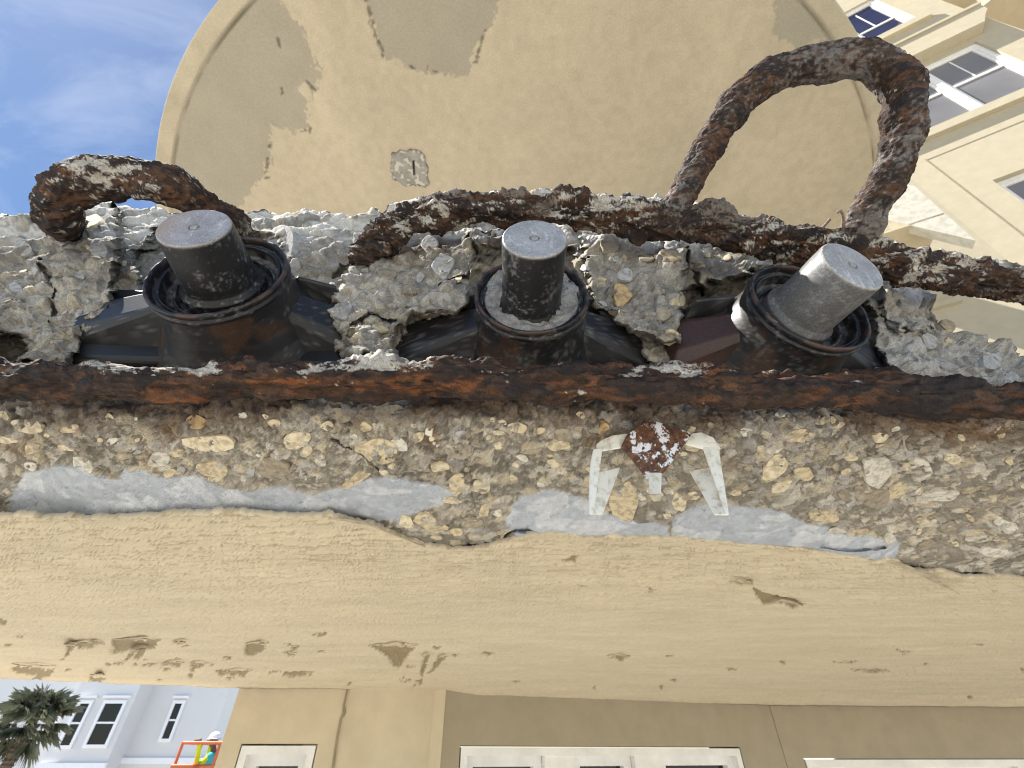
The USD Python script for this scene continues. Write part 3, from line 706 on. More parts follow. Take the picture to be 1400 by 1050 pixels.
bar("rebar", [(-500, 524, 0.180), (-150, 524, 0.178), (0, 525, 0.176), (300, 522, 0.174), (700, 522, 0.173), (1000, 530, 0.174), (1200, 541, 0.175), (1400, 552, 0.176), (1700, 566, 0.182), (2000, 575, 0.19)], 0.0088,
    "long straight rust brown reinforcing bar running across under the three black anchors", rough=0.9, white=0.20, orange=0.8, seed=1, crust=0.0034,
    white_where=lambda v, n: 0.24 * sstep(-0.40, 0.12, n[:, 2]) * (1 - 0.7 * sstep(0.03, 0.12, v[:, 0])) * sstep(0.38, 0.55, fbm(v * 38, 2, 171)) - 0.06)
bar("rebar", [(492, 366, 0.197), (520, 330, 0.180), (560, 303, 0.170), (620, 291, 0.165), (700, 286, 0.163), (800, 292, 0.162), (900, 301, 0.162), (1000, 315, 0.163), (1100, 338, 0.166), (1200, 356, 0.172), (1300, 376, 0.181), (1400, 393, 0.193), (1520, 412, 0.212)],
    [0.0095, 0.0105, 0.0105, 0.0105, 0.010, 0.0102, 0.0105, 0.0110, 0.0110, 0.0105, 0.0105, 0.0100, 0.0100],
    "flaking dark bar along the top edge, crusted with white cement scale", rough=1.5, white=0.42, orange=0.25, seed=2, crust=0.0028, white_where=cake(0.15, 0.8, 0.13))
bar("rebar", [(908, 322, 0.168), (928, 278, 0.153), (950, 232, 0.140), (985, 172, 0.121), (1030, 122, 0.104), (1090, 93, 0.094), (1145, 84, 0.089), (1192, 86, 0.088), (1226, 108, 0.093), (1236, 152, 0.104), (1228, 202, 0.119), (1210, 250, 0.134), (1187, 293, 0.149), (1165, 330, 0.166)],
    [0.0094, 0.0094, 0.0096, 0.0100, 0.0104, 0.0106, 0.0108, 0.0110, 0.0112, 0.0110, 0.0106, 0.0102, 0.0099, 0.0096],
    "tall rusty bar bent into a big open loop above the right anchor", rough=0.55, white=0.10, orange=0.22, seed=3, dust=0.42)
bar("rebar", [(100, 318, 0.205), (82, 300, 0.176), (84, 274, 0.150), (116, 250, 0.136), (160, 242, 0.131), (212, 251, 0.133), (258, 267, 0.139), (296, 288, 0.152), (322, 316, 0.178)],
    [0.0125, 0.0125, 0.0122, 0.0120, 0.0112, 0.0102, 0.0094, 0.0086, 0.0078],
    "low arched bar at far left, brown with black and white flaking crust", rough=0.85, white=0.36, orange=0.30, seed=4, crust=0.0014, white_where=cake(0.3, 0.9, 0.12))
# two small wire stubs by the foot of the loop
def wire(pts, r, label):
    P = np.array([at_d(x, y, d) for x, y, d in pts])
    v, f, n = tube(P, r, 10, 0.001)
    obj("tie_wire", (v, f), "rust_bar", smooth=True, col=np.tile([0.22, 0.17, 0.13], (len(v), 1)) * (0.5 + fbm(v * 400, 2, 5)[:, None]), label=label, cat="tie wire", group="wire stubs by the foot of the loop")
wire([(1118, 324, 0.166), (1124, 312, 0.162), (1131, 304, 0.160), (1135, 299, 0.158)], 0.0009, "straight thin rusty wire stub left of the loop's right foot")
wire([(1157, 322, 0.160), (1153, 304, 0.152), (1152, 293, 0.147), (1148, 288, 0.145), (1145, 291, 0.146)], 0.0009, "hooked thin wire end touching the right foot of the loop")

# ------------------------------------------------------------------ the three tendon anchors
def dusty(v, base, dust, amount, seed, scale=120):
    k = 0.62 * sstep(0.49, 0.70, 0.45 * fbm(v * scale, 4, seed) + 0.55 * fbm(v * scale * 5, 3, seed + 3) + amount)
    return np.array(base) * (1 - k[:, None]) + np.array(dust) * k[:, None]

def anchor(label, ring, tip, R, Rcap, Rbase, Ll, Lr, seed, fill=False, dust=0.0, capside=(0.014, 0.014, 0.015), capdust=0.0, rusty_wing=False, captone=(0.23, 0.235, 0.25), warm=False):
    ringp, tipp = at_d(*ring), at_d(*tip)
    ax = ringp - tipp
    w = np.array([-0.35 * ax[0], -abs(ax[1]), -0.35 * ax[2]]); w = -(ax * 0.6 + np.array([0, np.linalg.norm(ax), 0]) * 0.4); w /= np.linalg.norm(w)
    u = np.cross(np.array([0, 0, 1.0]), w); u = -u if u[0] < 0 else u; u /= np.linalg.norm(u)
    v = np.cross(w, u); v = -v if v[2] < 0 else v
    DEP = 0.046
    o = ringp - w * DEP                                    # middle of the bearing plate
    t = thing("tendon_anchor", label, "tendon anchor", o, group="tendon anchors in the broken slab edge")
    X = lambda a, b, c: o + u * a + v * b + w * c
    pl = rhull([X(a, b, c) for a in (-Ll * 0.98, Lr * 0.98) for b in (-0.029, 0.029) for c in (-0.003, 0.003)], 0.003)
    pl = pl.subdivide().subdivide().subdivide()
    vv_ = np.array(pl.vertices)
    obj("bearing_plate", (vv_, pl.faces), "black_plastic", t, smooth=False, col=dusty(vv_, (0.012, 0.012, 0.013), (0.12, 0.115, 0.11), dust - 0.06, seed))
    for sgn, Lw in ((-1, Ll), (1, Lr)):
        g = rhull([X(sgn * R * 0.55, -0.007, DEP * 0.66), X(sgn * R * 0.55, 0.006, DEP * 0.66), X(sgn * R * 1.05, -0.008, DEP * 0.50), X(sgn * R * 1.05, 0.006, DEP * 0.50),
                   X(sgn * Lw * 0.97, -0.011, 0.009), X(sgn * Lw * 0.97, 0.008, 0.009), X(sgn * Lw, -0.019, 0.004), X(sgn * Lw, 0.014, 0.004), X(sgn * R * 0.5, -0.020, 0.004), X(sgn * R * 0.5, 0.020, 0.004)], 0.0022)
        for _ in range(4):
            g = g.subdivide()
        gv = np.array(g.vertices)
        gc = dusty(gv, (0.013, 0.013, 0.015), (0.16, 0.155, 0.15), dust - 0.035, seed + 5)
        if rusty_wing and sgn < 0:
            gc = dusty(gv, (0.050, 0.026, 0.021), (0.025, 0.018, 0.017), 0.03, seed + 8)
        obj("wing", (gv, g.faces), "black_plastic", t, smooth=False, col=gc)
    for sgn in (-1, 1):                                     # small rib behind the barrel
        g = rhull([X(sgn * R * 0.9, 0.016, 0.006), X(sgn * R * 1.45, 0.020, 0.006), X(sgn * R * 0.9, 0.020, DEP * 0.6), X(sgn * R * 1.4, 0.023, DEP * 0.42), X(sgn * R * 0.9, 0.027, 0.006), X(sgn * R * 1.4, 0.027, 0.006)], 0.0016)
        g = g.subdivide().subdivide()
        gv = np.array(g.vertices)
        obj("rib", (gv, g.faces), "black_plastic", t, smooth=False, col=dusty(gv, (0.02, 0.02, 0.022), (0.17, 0.165, 0.155), 0.01, seed + 6))
    prof = dense([(R * 1.42, 0.001), (R * 1.36, 0.004), (R * 1.17, 0.013), (R * 1.05, 0.022), (R * 0.97, 0.032), (R * 0.95, DEP - 0.007)], 0.0012)
    bv, bf = lathe(prof, o, u, v, w, 128)
    bv = bv + w * 0.0004 * (fbm(bv * 200, 2, seed)[:, None] - 0.5)
    bc = dusty(bv, (0.012, 0.012, 0.013), (0.15, 0.14, 0.13), dust - 0.02, seed + 9)
    rs = sstep(0.5, 0.65, fbm(bv * 90, 3, seed + 21)) * sstep(0.0, -0.03, (bv - o) @ v) * 0.5
    bc = bc * (1 - rs[:, None]) + rs[:, None] * np.array([0.075, 0.034, 0.015])
    obj("barrel", (bv, bf), "black_plastic", t, smooth=True, col=bc)
    e = DEP
    prof = dense([(R * 0.95, e - 0.0075), (R * 0.99, e - 0.0070), (R * 1.0, e - 0.0052), (R * 0.965, e - 0.0040), (R * 0.985, e - 0.0028), (R * 0.995, e - 0.0012), (R * 0.98, e), (R * 0.945, e), (R * 0.93, e - 0.0012), (R * 0.915, e - 0.0045),
                  (R * 0.87, e - 0.0050), (R * 0.855, e - 0.0035), (R * 0.83, e - 0.0038), (R * 0.815, e - 0.010), (R * 0.74, e - 0.0115), (R * 0.72, e - 0.0095), (R * 0.69, e - 0.010), (R * 0.67, e - 0.0150), (R * 0.30, e - 0.016)], 0.0006)
    rv, rf = lathe(prof, o, u, v, w, 160)
    rr = (fbm(rv * 240, 3, seed + 2) - 0.5)
    rv = rv + (rv - o - ((rv - o) @ w)[:, None] * w) * 0.02 * rr[:, None] + w * 0.0012 * rr[:, None]
    rc = dusty(rv, (0.012, 0.012, 0.014), (0.22, 0.21, 0.20), dust - 0.045, seed + 11, 200)
    hw = (rv - o) @ w
    rim = sstep(e - 0.0035, e - 0.0005, hw) * sstep(0.52, 0.60, fbm(rv * 120, 3, seed + 14))
    rc = rc * (1 - rim[:, None]) + rim[:, None] * 0.6 * np.array([0.10, 0.062, 0.048])
    ins = sstep(e - 0.004, e - 0.008, hw) * sstep(0.44, 0.62, fbm(rv * 130, 4, seed + 15)) * 0.6
    rc = rc * (1 - ins[:, None]) + ins[:, None] * np.array([0.17, 0.16, 0.145])
    obj("collar", (rv, rf), "black_plastic", t, smooth=True, col=rc)
    if fill:                                                # broken mortar packed round the cap
        a = np.linspace(0, 2 * np.pi, 121)[:-1]; rad = np.linspace(0.3, 0.925, 26) * R
        A, RR = np.meshgrid(a, rad)
        q = o + (np.cos(A) * RR)[..., None] * u + (np.sin(A) * RR)[..., None] * v
        hgt = e - 0.0055 + 0.0055 * (fbm(q * 130, 4, 301) - 0.5) + 0.003 * (ridged(q * 260, 3, 305) - 0.55) + 0.006 * np.clip(np.sin(A), 0, 1) * (RR / R) ** 2 - 0.004 * (RR / R > 0.9)
        q = q + hgt[..., None] * w
        idx = np.arange(A.size).reshape(A.shape); jd = np.roll(idx, -1, 1)
        fq = np.stack([idx[:-1], idx[1:], jd[1:], jd[:-1]], -1).reshape(-1, 4)
        qq = q.reshape(-1, 3)
        obj("mortar_fill", (qq, fq), "concrete", t, smooth=True, col=np.array([0.25, 0.245, 0.235]) * (0.35 + 1.3 * fbm(qq * 260, 4, 303)[:, None]), label="crumbly grey mortar packed inside the collar")
    # the cap
    cw = (tipp - ringp); Lc = np.linalg.norm(cw); cw /= Lc
    cu = np.cross(np.array([0, 0, 1.0]), cw); cu = -cu if cu[0] < 0 else cu; cu /= np.linalg.norm(cu)
    cv = np.cross(cw, cu)
    co = ringp - cw * 0.0135
    Lc += 0.0135
    prof = dense([(Rbase * 1.16, 0.0), (Rbase * 1.16, 0.006), (Rbase * 1.10, 0.0072), (Rbase * 1.02, 0.009), (Rbase, 0.011), (Rcap * 1.005, Lc - 0.0016), (Rcap * 0.985, Lc - 0.0005), (Rcap * 0.95, Lc), (Rcap * 0.16, Lc - 0.0001),
                  (Rcap * 0.15, Lc - 0.0008), (Rcap * 0.11, Lc - 0.0008), (Rcap * 0.10, Lc + 0.0001), (1e-5, Lc)], 0.0007)
    cvv, cf = lathe(prof, co, cu, cv, cw, 128)
    along = (cvv - co) @ cw
    endf = sstep(Lc - 0.0011, Lc - 0.0004, along)
    side = dusty(cvv, capside, (0.24, 0.235, 0.23), capdust - 0.05, seed + 31, 160)
    fine = fbm(cvv * 900, 3, seed + 33); mid = fbm(cvv * 140, 4, seed + 35)
    scr = sstep(0.80, 0.92, ridged(np.stack([(cvv - co) @ cu, (cvv - co) @ cv, 0 * along], -1) * np.array([260, 90, 0]) + seed, 3, seed + 37))
    end = np.array(captone) * (0.15 + 0.6 * fine + 1.0 * mid)[:, None] * (1 + 0.7 * scr[:, None])
    if warm:
        k = sstep(-0.2, 1.0, -((cvv - co) @ cu) / Rcap - 0.3 * mid)
        end = end * (1 - 0.8 * k[:, None]) + 0.8 * k[:, None] * np.array([0.34, 0.22, 0.14])
    edge = np.exp(-((along - (Lc - 0.0006)) / 0.0006) ** 2) * 0.7
    col = side * (1 - endf[:, None]) + end * endf[:, None]
    col = col * (1 - edge[:, None]) + edge[:, None] * np.array([0.30, 0.28, 0.26])
    obj("cap", (cvv, cf), "black_plastic", t, smooth=True, col=col)
    return t

anchor("left black tendon anchor under the arched bar, its cap end rust tinted", (297, 372, 0.155), (265, 310, 0.127), 0.0372, 0.0176, 0.0192, 0.100, 0.068, 401, warm=True, dust=-0.03, captone=(0.27, 0.265, 0.28))
anchor("middle black tendon anchor packed with grey mortar around its upright cap", (727, 400, 0.162), (731, 325, 0.127), 0.0322, 0.0164, 0.0166, 0.083, 0.071, 431, fill=True, dust=0.02, capdust=0.01, captone=(0.29, 0.30, 0.32))
anchor("right tendon anchor with a dusty grey leaning cap and rust stained wing", (1108, 415, 0.163), (1166, 362, 0.136), 0.0335, 0.0168, 0.0172, 0.064, 0.074, 461, dust=0.0, capside=(0.10, 0.10, 0.10), capdust=0.06, rusty_wing=True, captone=(0.27, 0.275, 0.285))

# ------------------------------------------------------------------ white plastic bar chair
ch = thing("bar_chair", "broken white plastic bar chair with splayed legs and rust stained middle, under the long bar", "bar chair", at_d(900, 620, 0.205))
def plate(px, d, th=0.0016, back=0.0):
    q = np.array(px, float)
    q = np.stack([780 + q[:, 0] / 5.6, 560 + q[:, 1] / 5.6], 1)
    d = np.broadcast_to(np.asarray(d, float), (len(q),))
    a = at_d(q[:, 0], q[:, 1], d)
    r = ray(q[:, 0], q[:, 1]); r = r / np.linalg.norm(r, axis=1, keepdims=True)
    pts = np.vstack([a, a + r * th])
    return rhull(pts, 0.0005).subdivide()
def chair_part(name, meshes, mat, label=None):
    m = trimesh.util.concatenate(meshes) if len(meshes) > 1 else meshes[0]
    obj(name, m, mat, ch, smooth=30, label=label)
chair_part("leg", [plate([(205, 272), (240, 240), (320, 205), (430, 190), (415, 240), (382, 290), (240, 315), (205, 302)], [0.202, 0.201, 0.2, 0.2, 0.2, 0.2, 0.201, 0.202], 0.004),
                   plate([(180, 310), (237, 300), (222, 380), (182, 700), (160, 797), (146, 780), (148, 560), (160, 400)], 0.2005, 0.0012),
                   plate([(196, 492), (370, 450), (240, 797), (152, 797)], [0.203, 0.209, 0.203, 0.2012], 0.0012)], "white_plastic")
chair_part("leg", [plate([(885, 265), (930, 190), (1000, 180), (1090, 220), (1137, 295), (1135, 330), (1095, 285), (1010, 270)], [0.2, 0.2, 0.2, 0.2, 0.201, 0.202, 0.202, 0.201], 0.004),
                   plate([(1008, 262), (1075, 262), (1130, 320), (1160, 520), (1204, 800), (1192, 800), (1120, 560)], [0.2008] * 7, 0.0012),
                   plate([(920, 475), (1075, 450), (1194, 765), (1202, 802), (1108, 802)], [0.209, 0.204, 0.2022, 0.2012, 0.203], 0.0012)], "white_plastic")
chair_part("saddle", [plate([(395, 285), (430, 210), (510, 130), (640, 92), (760, 130), (920, 185), (840, 292), (710, 480), (600, 540)], [0.199, 0.1975, 0.196, 0.1955, 0.196, 0.1975, 0.199, 0.201, 0.202], 0.003)], "rusty_plastic", label="rust stained white plastic saddle")
chair_part("leg", [plate([(598, 490), (690, 490), (684, 660), (620, 660)], [0.2, 0.2, 0.199, 0.199], 0.003)], "white_plastic")
chair_part("leg_tip", [plate([(612, 655), (690, 655), (680, 692), (640, 695)], 0.1985, 0.004)], "tan_stone")

# ------------------------------------------------------------------ the upper balcony
UH = 3.0
UC = np.array([0.078, 2.96]); UR = 2.90
ub = thing("upper_balcony", "round fronted tan balcony overhead with peeling paint on its underside", "balcony", (UC[0], UC[1], CZ + UH))
def wpx(poly):
    return at_h(np.array(poly, float)[:, 0], np.array(poly, float)[:, 1], UH)[:, :2]
D1 = wpx([(384, 0), (401, 27), (421, 58), (435, 102), (430, 124), (421, 137), (424, 177), (401, 179), (375, 175), (368, 208), (364, 244), (344, 257), (333, 275), (326, 300), (150, 330), (150, 100), (200, 0), (330, -90), (376, -60)])
D2 = wpx([(499, 0), (510, 35), (523, 62), (528, 80), (548, 82), (561, 89), (605, 106), (627, 104), (641, 95), (649, 66), (663, 44), (680, 27), (687, 0), (695, -60), (490, -60)])
D3 = wpx([(1040, -40), (1060, 15), (1062, 44), (1090, 62), (1140, 58), (1220, 60), (1220, -60)])
D4 = [wpx([(405, 120), (418, 112), (427, 130), (420, 138)]), wpx([(362, 222), (370, 215), (369, 240), (363, 243)])]
TEARS = [wpx(p) for p in ([(418, 111), (423, 113), (434, 126), (431, 127)], [(416, 178), (425, 176), (424, 183)], [(400, 178), (414, 180), (410, 181)], [(370, 196), (373, 194), (366, 205), (365, 204)], [(364, 215), (368, 216), (366, 236), (362, 238)],
                          [(358, 243), (369, 242), (362, 246)], [(649, 84), (656, 85), (655, 87), (648, 86)], [(583, 88), (586, 89), (585, 95)], [(592, 97), (601, 98), (596, 99)], [(561, 90), (566, 94), (562, 95)], [(379, 52), (381, 53), (382, 64), (380, 62)],
                          [(384, 121), (386, 120), (387, 128), (384, 128)], [(499, 0), (503, 2), (513, 40), (527, 78), (524, 79), (508, 38)], [(661, 46), (664, 42), (655, 76), (651, 84), (650, 78)])]
HOLE = wpx([(533, 230), (535, 212), (545, 204), (566, 203), (578, 210), (586, 230), (588, 250), (582, 256), (564, 253), (555, 255), (539, 244)])
def disc_surface(x, y):
    rad = np.hypot(x - UC[0], y - UC[1])
    p = np.stack([x, y, 0 * x], -1)
    wob = fbm(p * 14, 4, 501) - 0.5
    wobf = fbm(p * 55, 3, 502) - 0.5
    old = np.zeros_like(x)
    for poly, j in ((D1, 0.10), (D2, 0.07), (D3, 0.10)):
        old = np.maximum(old, 1 - sstep(-0.004, 0.006, sdf(poly, x, y) + wob * j + wobf * 0.05))
    for poly in D4:
        old = old * sstep(-0.004, 0.006, sdf(poly, x, y) + wobf * 0.03)
    tear = np.zeros_like(x)
    for poly in TEARS:
        bx = (x > poly[:, 0].min() - .05) & (x < poly[:, 0].max() + .05) & (y > poly[:, 1].min() - .05) & (y < poly[:, 1].max() + .05)
        if bx.any():
            tear[bx] = np.maximum(tear[bx], 1 - sstep(-0.004, 0.006, sdf(poly, x[bx], y[bx]) + wobf[bx] * 0.03))
    z = 0.0025 * old + 0.004 * tear + 0.003 * (fbm(p * 5, 2, 505) - 0.5) + 0.0008 * (fbm(p * 60, 2, 507) - 0.5) * (1 - old)
    groove = np.exp(-((rad - (UR - 0.095)) / 0.0065) ** 2)
    rim = sstep(UR - 0.085, UR - 0.075, rad)
    z = z + 0.012 * groove * (0.4 + 0.9 * sstep(0.4, 0.6, fbm(p * 3, 2, 509))) - 0.006 * rim
    paint = PAINT * np.array([0.79, 0.79, 0.80]) * (0.90 + 0.2 * fbm(p * 26, 3, 511))[..., None] * (0.86 + 0.28 * fbm(p * np.array([2.6, 1.5, 0]), 4, 512))[..., None]
    und = np.array([0.335, 0.303, 0.232]) * (0.94 + 0.12 * fbm(p * 8, 3, 513))[..., None]
    col = paint * (1 - old[..., None]) + und * old[..., None]
    col = col * (1 - 0.55 * tear[..., None])
    rc = np.array([0.43, 0.378, 0.275]) * (0.8 + 0.4 * fbm(p * 7, 3, 515))[..., None]
    col = col * (1 - rim[..., None]) + rc * rim[..., None]
    groove_dark = groove * sstep(0.42, 0.62, fbm(p * 3.2, 3, 517)) * 0.65  # patchy darker tone along the groove
    col = col * (1 - groove_dark[..., None]) + groove_dark[..., None] * np.array([0.16, 0.13, 0.08])
    return z, col
# polar grid, finer towards the front
a0 = np.linspace(-np.pi, 0, 1000)
rr0 = np.r_[np.linspace(0.0, 1.2, 30)[:-1], np.linspace(1.2, UR, 330)]
AA, RR = np.meshgrid(a0, rr0)
DX, DY = UC[0] + RR * np.cos(AA), UC[1] + RR * np.sin(AA)
DZ, DC = disc_surface(DX, DY)
P_ = np.stack([DX, DY, CZ + UH + DZ], -1)
def with_rim(P, Cc, th=0.26):
    e1 = P[-1].copy(); e1[:, :2] = UC + (e1[:, :2] - UC) * (1 + 0.004 / UR); e1[:, 2] += 0.006
    e2 = e1.copy(); e2[:, 2] = CZ + UH + th
    e3 = e2.copy(); e3[:, :2] = UC
    Pn = np.concatenate([P, e1[None], e2[None], e3[None]]); Cn = np.concatenate([Cc, Cc[-1:], Cc[-1:], Cc[-1:]])
    return Pn, Cn
Pn, Cn = with_rim(P_, DC)
obj("soffit", (Pn.reshape(-1, 3), grid_faces(Pn.shape[0], Pn.shape[1])), "upper_paint", ub, smooth=True, col=Cn.reshape(-1, 3))
sl = trimesh.creation.box((2 * UR, 1.6, 0.24)); sl.apply_translation((UC[0], UC[1] + 0.8, CZ + UH + 0.13))
obj("slab", sl, "wall_paint", ub)
# spalled spot of bare grey concrete; its slit is shade painted on
hx = np.linspace(HOLE[:, 0].min() - 0.02, HOLE[:, 0].max() + 0.02, 90); hy = np.linspace(HOLE[:, 1].min() - 0.02, HOLE[:, 1].max() + 0.02, 90)
HX, HY = np.meshgrid(hx, hy)
hp = np.stack([HX, HY, 0 * HX], -1)
hs = sdf(HOLE, HX, HY) + 0.05 * (fbm(hp * 22, 3, 521) - 0.5)
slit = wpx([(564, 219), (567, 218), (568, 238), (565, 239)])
slit_shade = 1 - sstep(-0.003, 0.004, sdf(slit, HX, HY))
hz = CZ + UH - 0.002 - 0.006 * (1 - sstep(-0.012, 0.0, hs)) + 0.006 * (fbm(hp * 40, 3, 523) - 0.5) * 0.6
hc = np.array([0.30, 0.285, 0.25]) * (0.7 + 0.6 * fbm(hp * 30, 3, 525))[..., None]
hc = np.where((noise(hp * 60, 527) > 0.72)[..., None], np.array([0.50, 0.47, 0.40]), hc)
hc = hc * (1 - 0.55 * (np.exp(-(hs / 0.006) ** 2))[..., None]) * (1 - 0.93 * slit_shade[..., None])  # the slit has no depth, its shade is put into the colour
keep = (hs < 0.003)
gf = grid_faces(90, 90, flip=True)
gf = gf[keep.ravel()[gf].all(1)]
uq, inv = np.unique(gf, return_inverse=True)
obj("bare_patch", (np.stack([HX, HY, hz], -1).reshape(-1, 3)[uq], inv.reshape(gf.shape)), "concrete", ub, smooth=True, col=hc.reshape(-1, 3)[uq], label="small grey spot of bare concrete with a slit of painted shade")

# ------------------------------------------------------------------ flat walls with openings, in a plane (s along, z up, n out)
class Plane:
    def __init__(self, p0, s):
        self.p = np.array(p0, float); self.s = np.array([s[0], s[1], 0.0]); self.s /= np.linalg.norm(self.s)
        n = np.array([-self.s[1], self.s[0], 0.0]); self.n = n if n @ (C - self.p) > 0 else -n
    def T(self):
        m = np.eye(4); m[:3, 0] = self.s; m[:3, 1] = (0, 0, 1); m[:3, 2] = self.n; m[:3, 3] = self.p
        return m
    def sz(self, x, y):
        q = at_plane(np.asarray(x, float), np.asarray(y, float), self.p, self.n) - self.p
        return np.stack([q @ self.s, q[..., 2]], -1)
    def extrude(self, poly, n0, n1):
        m = trimesh.creation.extrude_polygon(poly, n1 - n0, engine="earcut")
        m.apply_translation((0, 0, n0)); m.apply_transform(self.T())
        if np.linalg.det(self.T()[:3, :3]) < 0:
            m.invert()
        return m
    def box(self, s0, s1, z0, z1, n0, n1, bev=0.0):
        return self.extrude(sbox(s0, z0, s1, z1), n0, n1)

def ring(s0, s1, z0, z1, w):
    return Polygon([(s0, z0), (s1, z0), (s1, z1), (s0, z1)], [[(s0 + w, z0 + w), (s1 - w, z0 + w), (s1 - w, z1 - w), (s0 + w, z1 - w)]])

def window(pl, parent, s0, s1, z0, z1, depth=-0.07, frame=0.05, mull=(), rails=(), glass_="pane_dark", munt=(), mat="trim_white", sash=0.035):
    """A recessed window: frame with mullions and rails as sub-parts, one pane per light."""
    f = obj("window", pl.extrude(ring(s0 + 0.003, s1 - 0.003, z0 + 0.003, z1 - 0.003, frame), depth, depth + 0.055), mat, parent)
    xs = [s0 + frame] + [m for m in mull] + [s1 - frame]
    for m in mull:
        obj("mullion", pl.box(m - 0.035, m + 0.035, z0 + frame + 0.001, z1 - frame - 0.001, depth + 0.004, depth + 0.052), mat, f)
    for i in range(len(xs) - 1):
        a = xs[i] + (0.036 if i else 0.001); b = xs[i + 1] - (0.036 if i < len(xs) - 2 else 0.001)
        obj("sash", pl.extrude(ring(a, b, z0 + frame + 0.001, z1 - frame - 0.001, sash), depth + 0.006, depth + 0.036), mat, f)
        a2, b2, c2, d2 = a + sash, b - sash, z0 + frame + sash, z1 - frame - sash
        zz = [c2] + [r for r in rails if c2 < r < d2] + [d2]
        for r in zz[1:-1]:
            obj("rail", pl.box(a2 + 0.001, b2 - 0.001, r - 0.02, r + 0.02, depth + 0.008, depth + 0.034), mat, f)
        g_ = glass_[i % len(glass_)] if isinstance(glass_, (list, tuple)) else glass_
        for k in range(len(zz) - 1):
            obj("pane", pl.box(a2 - 0.01, b2 + 0.01, zz[k] + (0.012 if k else -0.01), zz[k + 1] - (0.012 if k < len(zz) - 2 else -0.01), depth + 0.012, depth + 0.018), g_, f)
        for (fr, z_) in munt:
            if fr == "v":
                obj("muntin", pl.box((a2 + b2) / 2 - 0.008, (a2 + b2) / 2 + 0.008, z_[0], z_[1], depth + 0.0185, depth + 0.026), mat, f)
    return f

# ------------------------------------------------------------------ near wall under the balcony
nw = thing("house_wall", "tan stucco house wall with white windows under the balcony soffit", "house wall", (0.3, 1.3, 0.0))
W1 = Plane((-0.578, 1.173, CZ), (0.448, 0.026))
W2 = Plane((-0.146, 1.20, CZ), (0.842, 0.292))
W3 = Plane((0.696, 1.490, CZ), (0.754, 0.066))
ZB, ZT = -CZ, 0.30
def wall_with(pl, s0, s1, holes, name="wall", th=0.12, mat="wall_paint", parent=nw, z0=ZB, z1=ZT, label=None):
    return obj(name, pl.extrude(Polygon([(s0, z0), (s1, z0), (s1, z1), (s0, z1)], [[(a, c), (b, c), (b, d), (a, d)] for a, b, c, d in holes]), -th, 0.0), mat, parent, label=label)
a1 = W1.sz([331, 431], [1013, 1021])
w1h = (a1[0, 0], a1[1, 0] + 0.004, -1.1, a1[:, 1].mean())
a2 = W2.sz([629, 1012], [1017, 1023])
w2h = (a2[0, 0], a2[1, 0], -1.2, a2[:, 1].mean())
a3 = W3.sz([1096, 1290], [1029, 1044])
w3h = (a3[0, 0], a3[0, 0] + 1.15, -1.25, a3[:, 1].mean())
wall_with(W1, -0.013, 0.433, [w1h])
wall_with(W2, 0.0, np.linalg.norm([0.842, 0.292]) + 0.02, [w2h], mat="darker_wall_tone")
wall_with(W3, 0.0, 3.0, [w3h], mat="darker_wall_tone")
rw = trimesh.creation.box((0.12, 2.2, ZT - ZB)); rw.apply_translation((-0.5305, 1.298 + 1.1, CZ + (ZT + ZB) / 2))
obj("wall", rw, "wall_paint", nw)
def near_window(pl, h, mull, screens, parent=nw):
    f = window(pl, parent, h[0], h[1], h[2], h[3], depth=-0.055, frame=0.014, mull=mull, glass_=screens, mat="trim_dirty", sash=0.020)
near_window(W1, w1h, (), ["pane_shade"])
mw2 = W2.sz([765, 875, 893], [1030, 1030, 1030])
near_window(W2, w2h, (mw2[0, 0], mw2[1, 0] + 0.02), ["pane_shade", "pane_dark", "pane_dark"])
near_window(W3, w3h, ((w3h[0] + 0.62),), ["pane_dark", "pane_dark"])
# rounded pilaster between the two walls, and its cracked joint
pc = at_d(551, 1000, 1.205)
cyl = trimesh.creation.cylinder(0.108, ZT - ZB, sections=72)
cyl.vertices[:, 1] *= 0.62
cyl.apply_translation((-0.268, 1.225, CZ + (ZT + ZB) / 2))
obj("pilaster", cyl, "wall_paint", nw, smooth=30)
cr = []
for k, (x, y) in enumerate([(476, 938), (470, 965), (471, 975), (466, 983), (461, 1010), (455, 1050), (449, 1080)]):
    s, z = W1.sz([x], [y])[0]
    cr.append((s, z))
cr = np.array(cr); wd = np.array([0.0018, 0.0018, 0.004, 0.0022, 0.0022, 0.002, 0.002])
obj("crack_joint", W1.extrude(Polygon(np.vstack([cr - np.c_[wd, 0 * wd], (cr + np.c_[wd, 0 * wd])[::-1]])), 0.0005, 0.0025), "joint_sealant", nw, label="thin dark crack running down beside the pilaster")
jt = W2.sz([1062, 1083], [962, 1050])

# ------------------------------------------------------------------ apartment tower at right
sdA = np.array([math.sin(math.radians(119)), math.cos(math.radians(119))])
nA = np.array([math.sin(math.radians(-151)), math.cos(math.radians(-151))])
pA = np.array([-nA[0] * 5, -nA[1] * 5, CZ])
tw = thing("apartment_tower", "sunlit cream apartment tower with white sash windows at upper right", "apartment building", (pA[0], pA[1], 0))
A = Plane(pA, sdA)
WIN = [(3.30, 5.085, 6.60, 8.16), (3.30, 5.05, 9.57, 11.1), (3.72, 5.30, 3.75, 5.24)]
obj("wall", A.extrude(Polygon([(3.19, -CZ), (5.46, -CZ), (5.46, 13.0), (3.19, 13.0)], [[(a, c), (b, c), (b, d), (a, d)] for a, b, c, d in WIN]), -0.2, 0.0), "tower_paint", tw)
window(A, tw, *WIN[0], depth=-0.09, frame=0.055, mull=(4.37,), rails=(7.40,), glass_=["pane_screen", "pane_screen"], munt=[("v", (7.43, 8.04))])
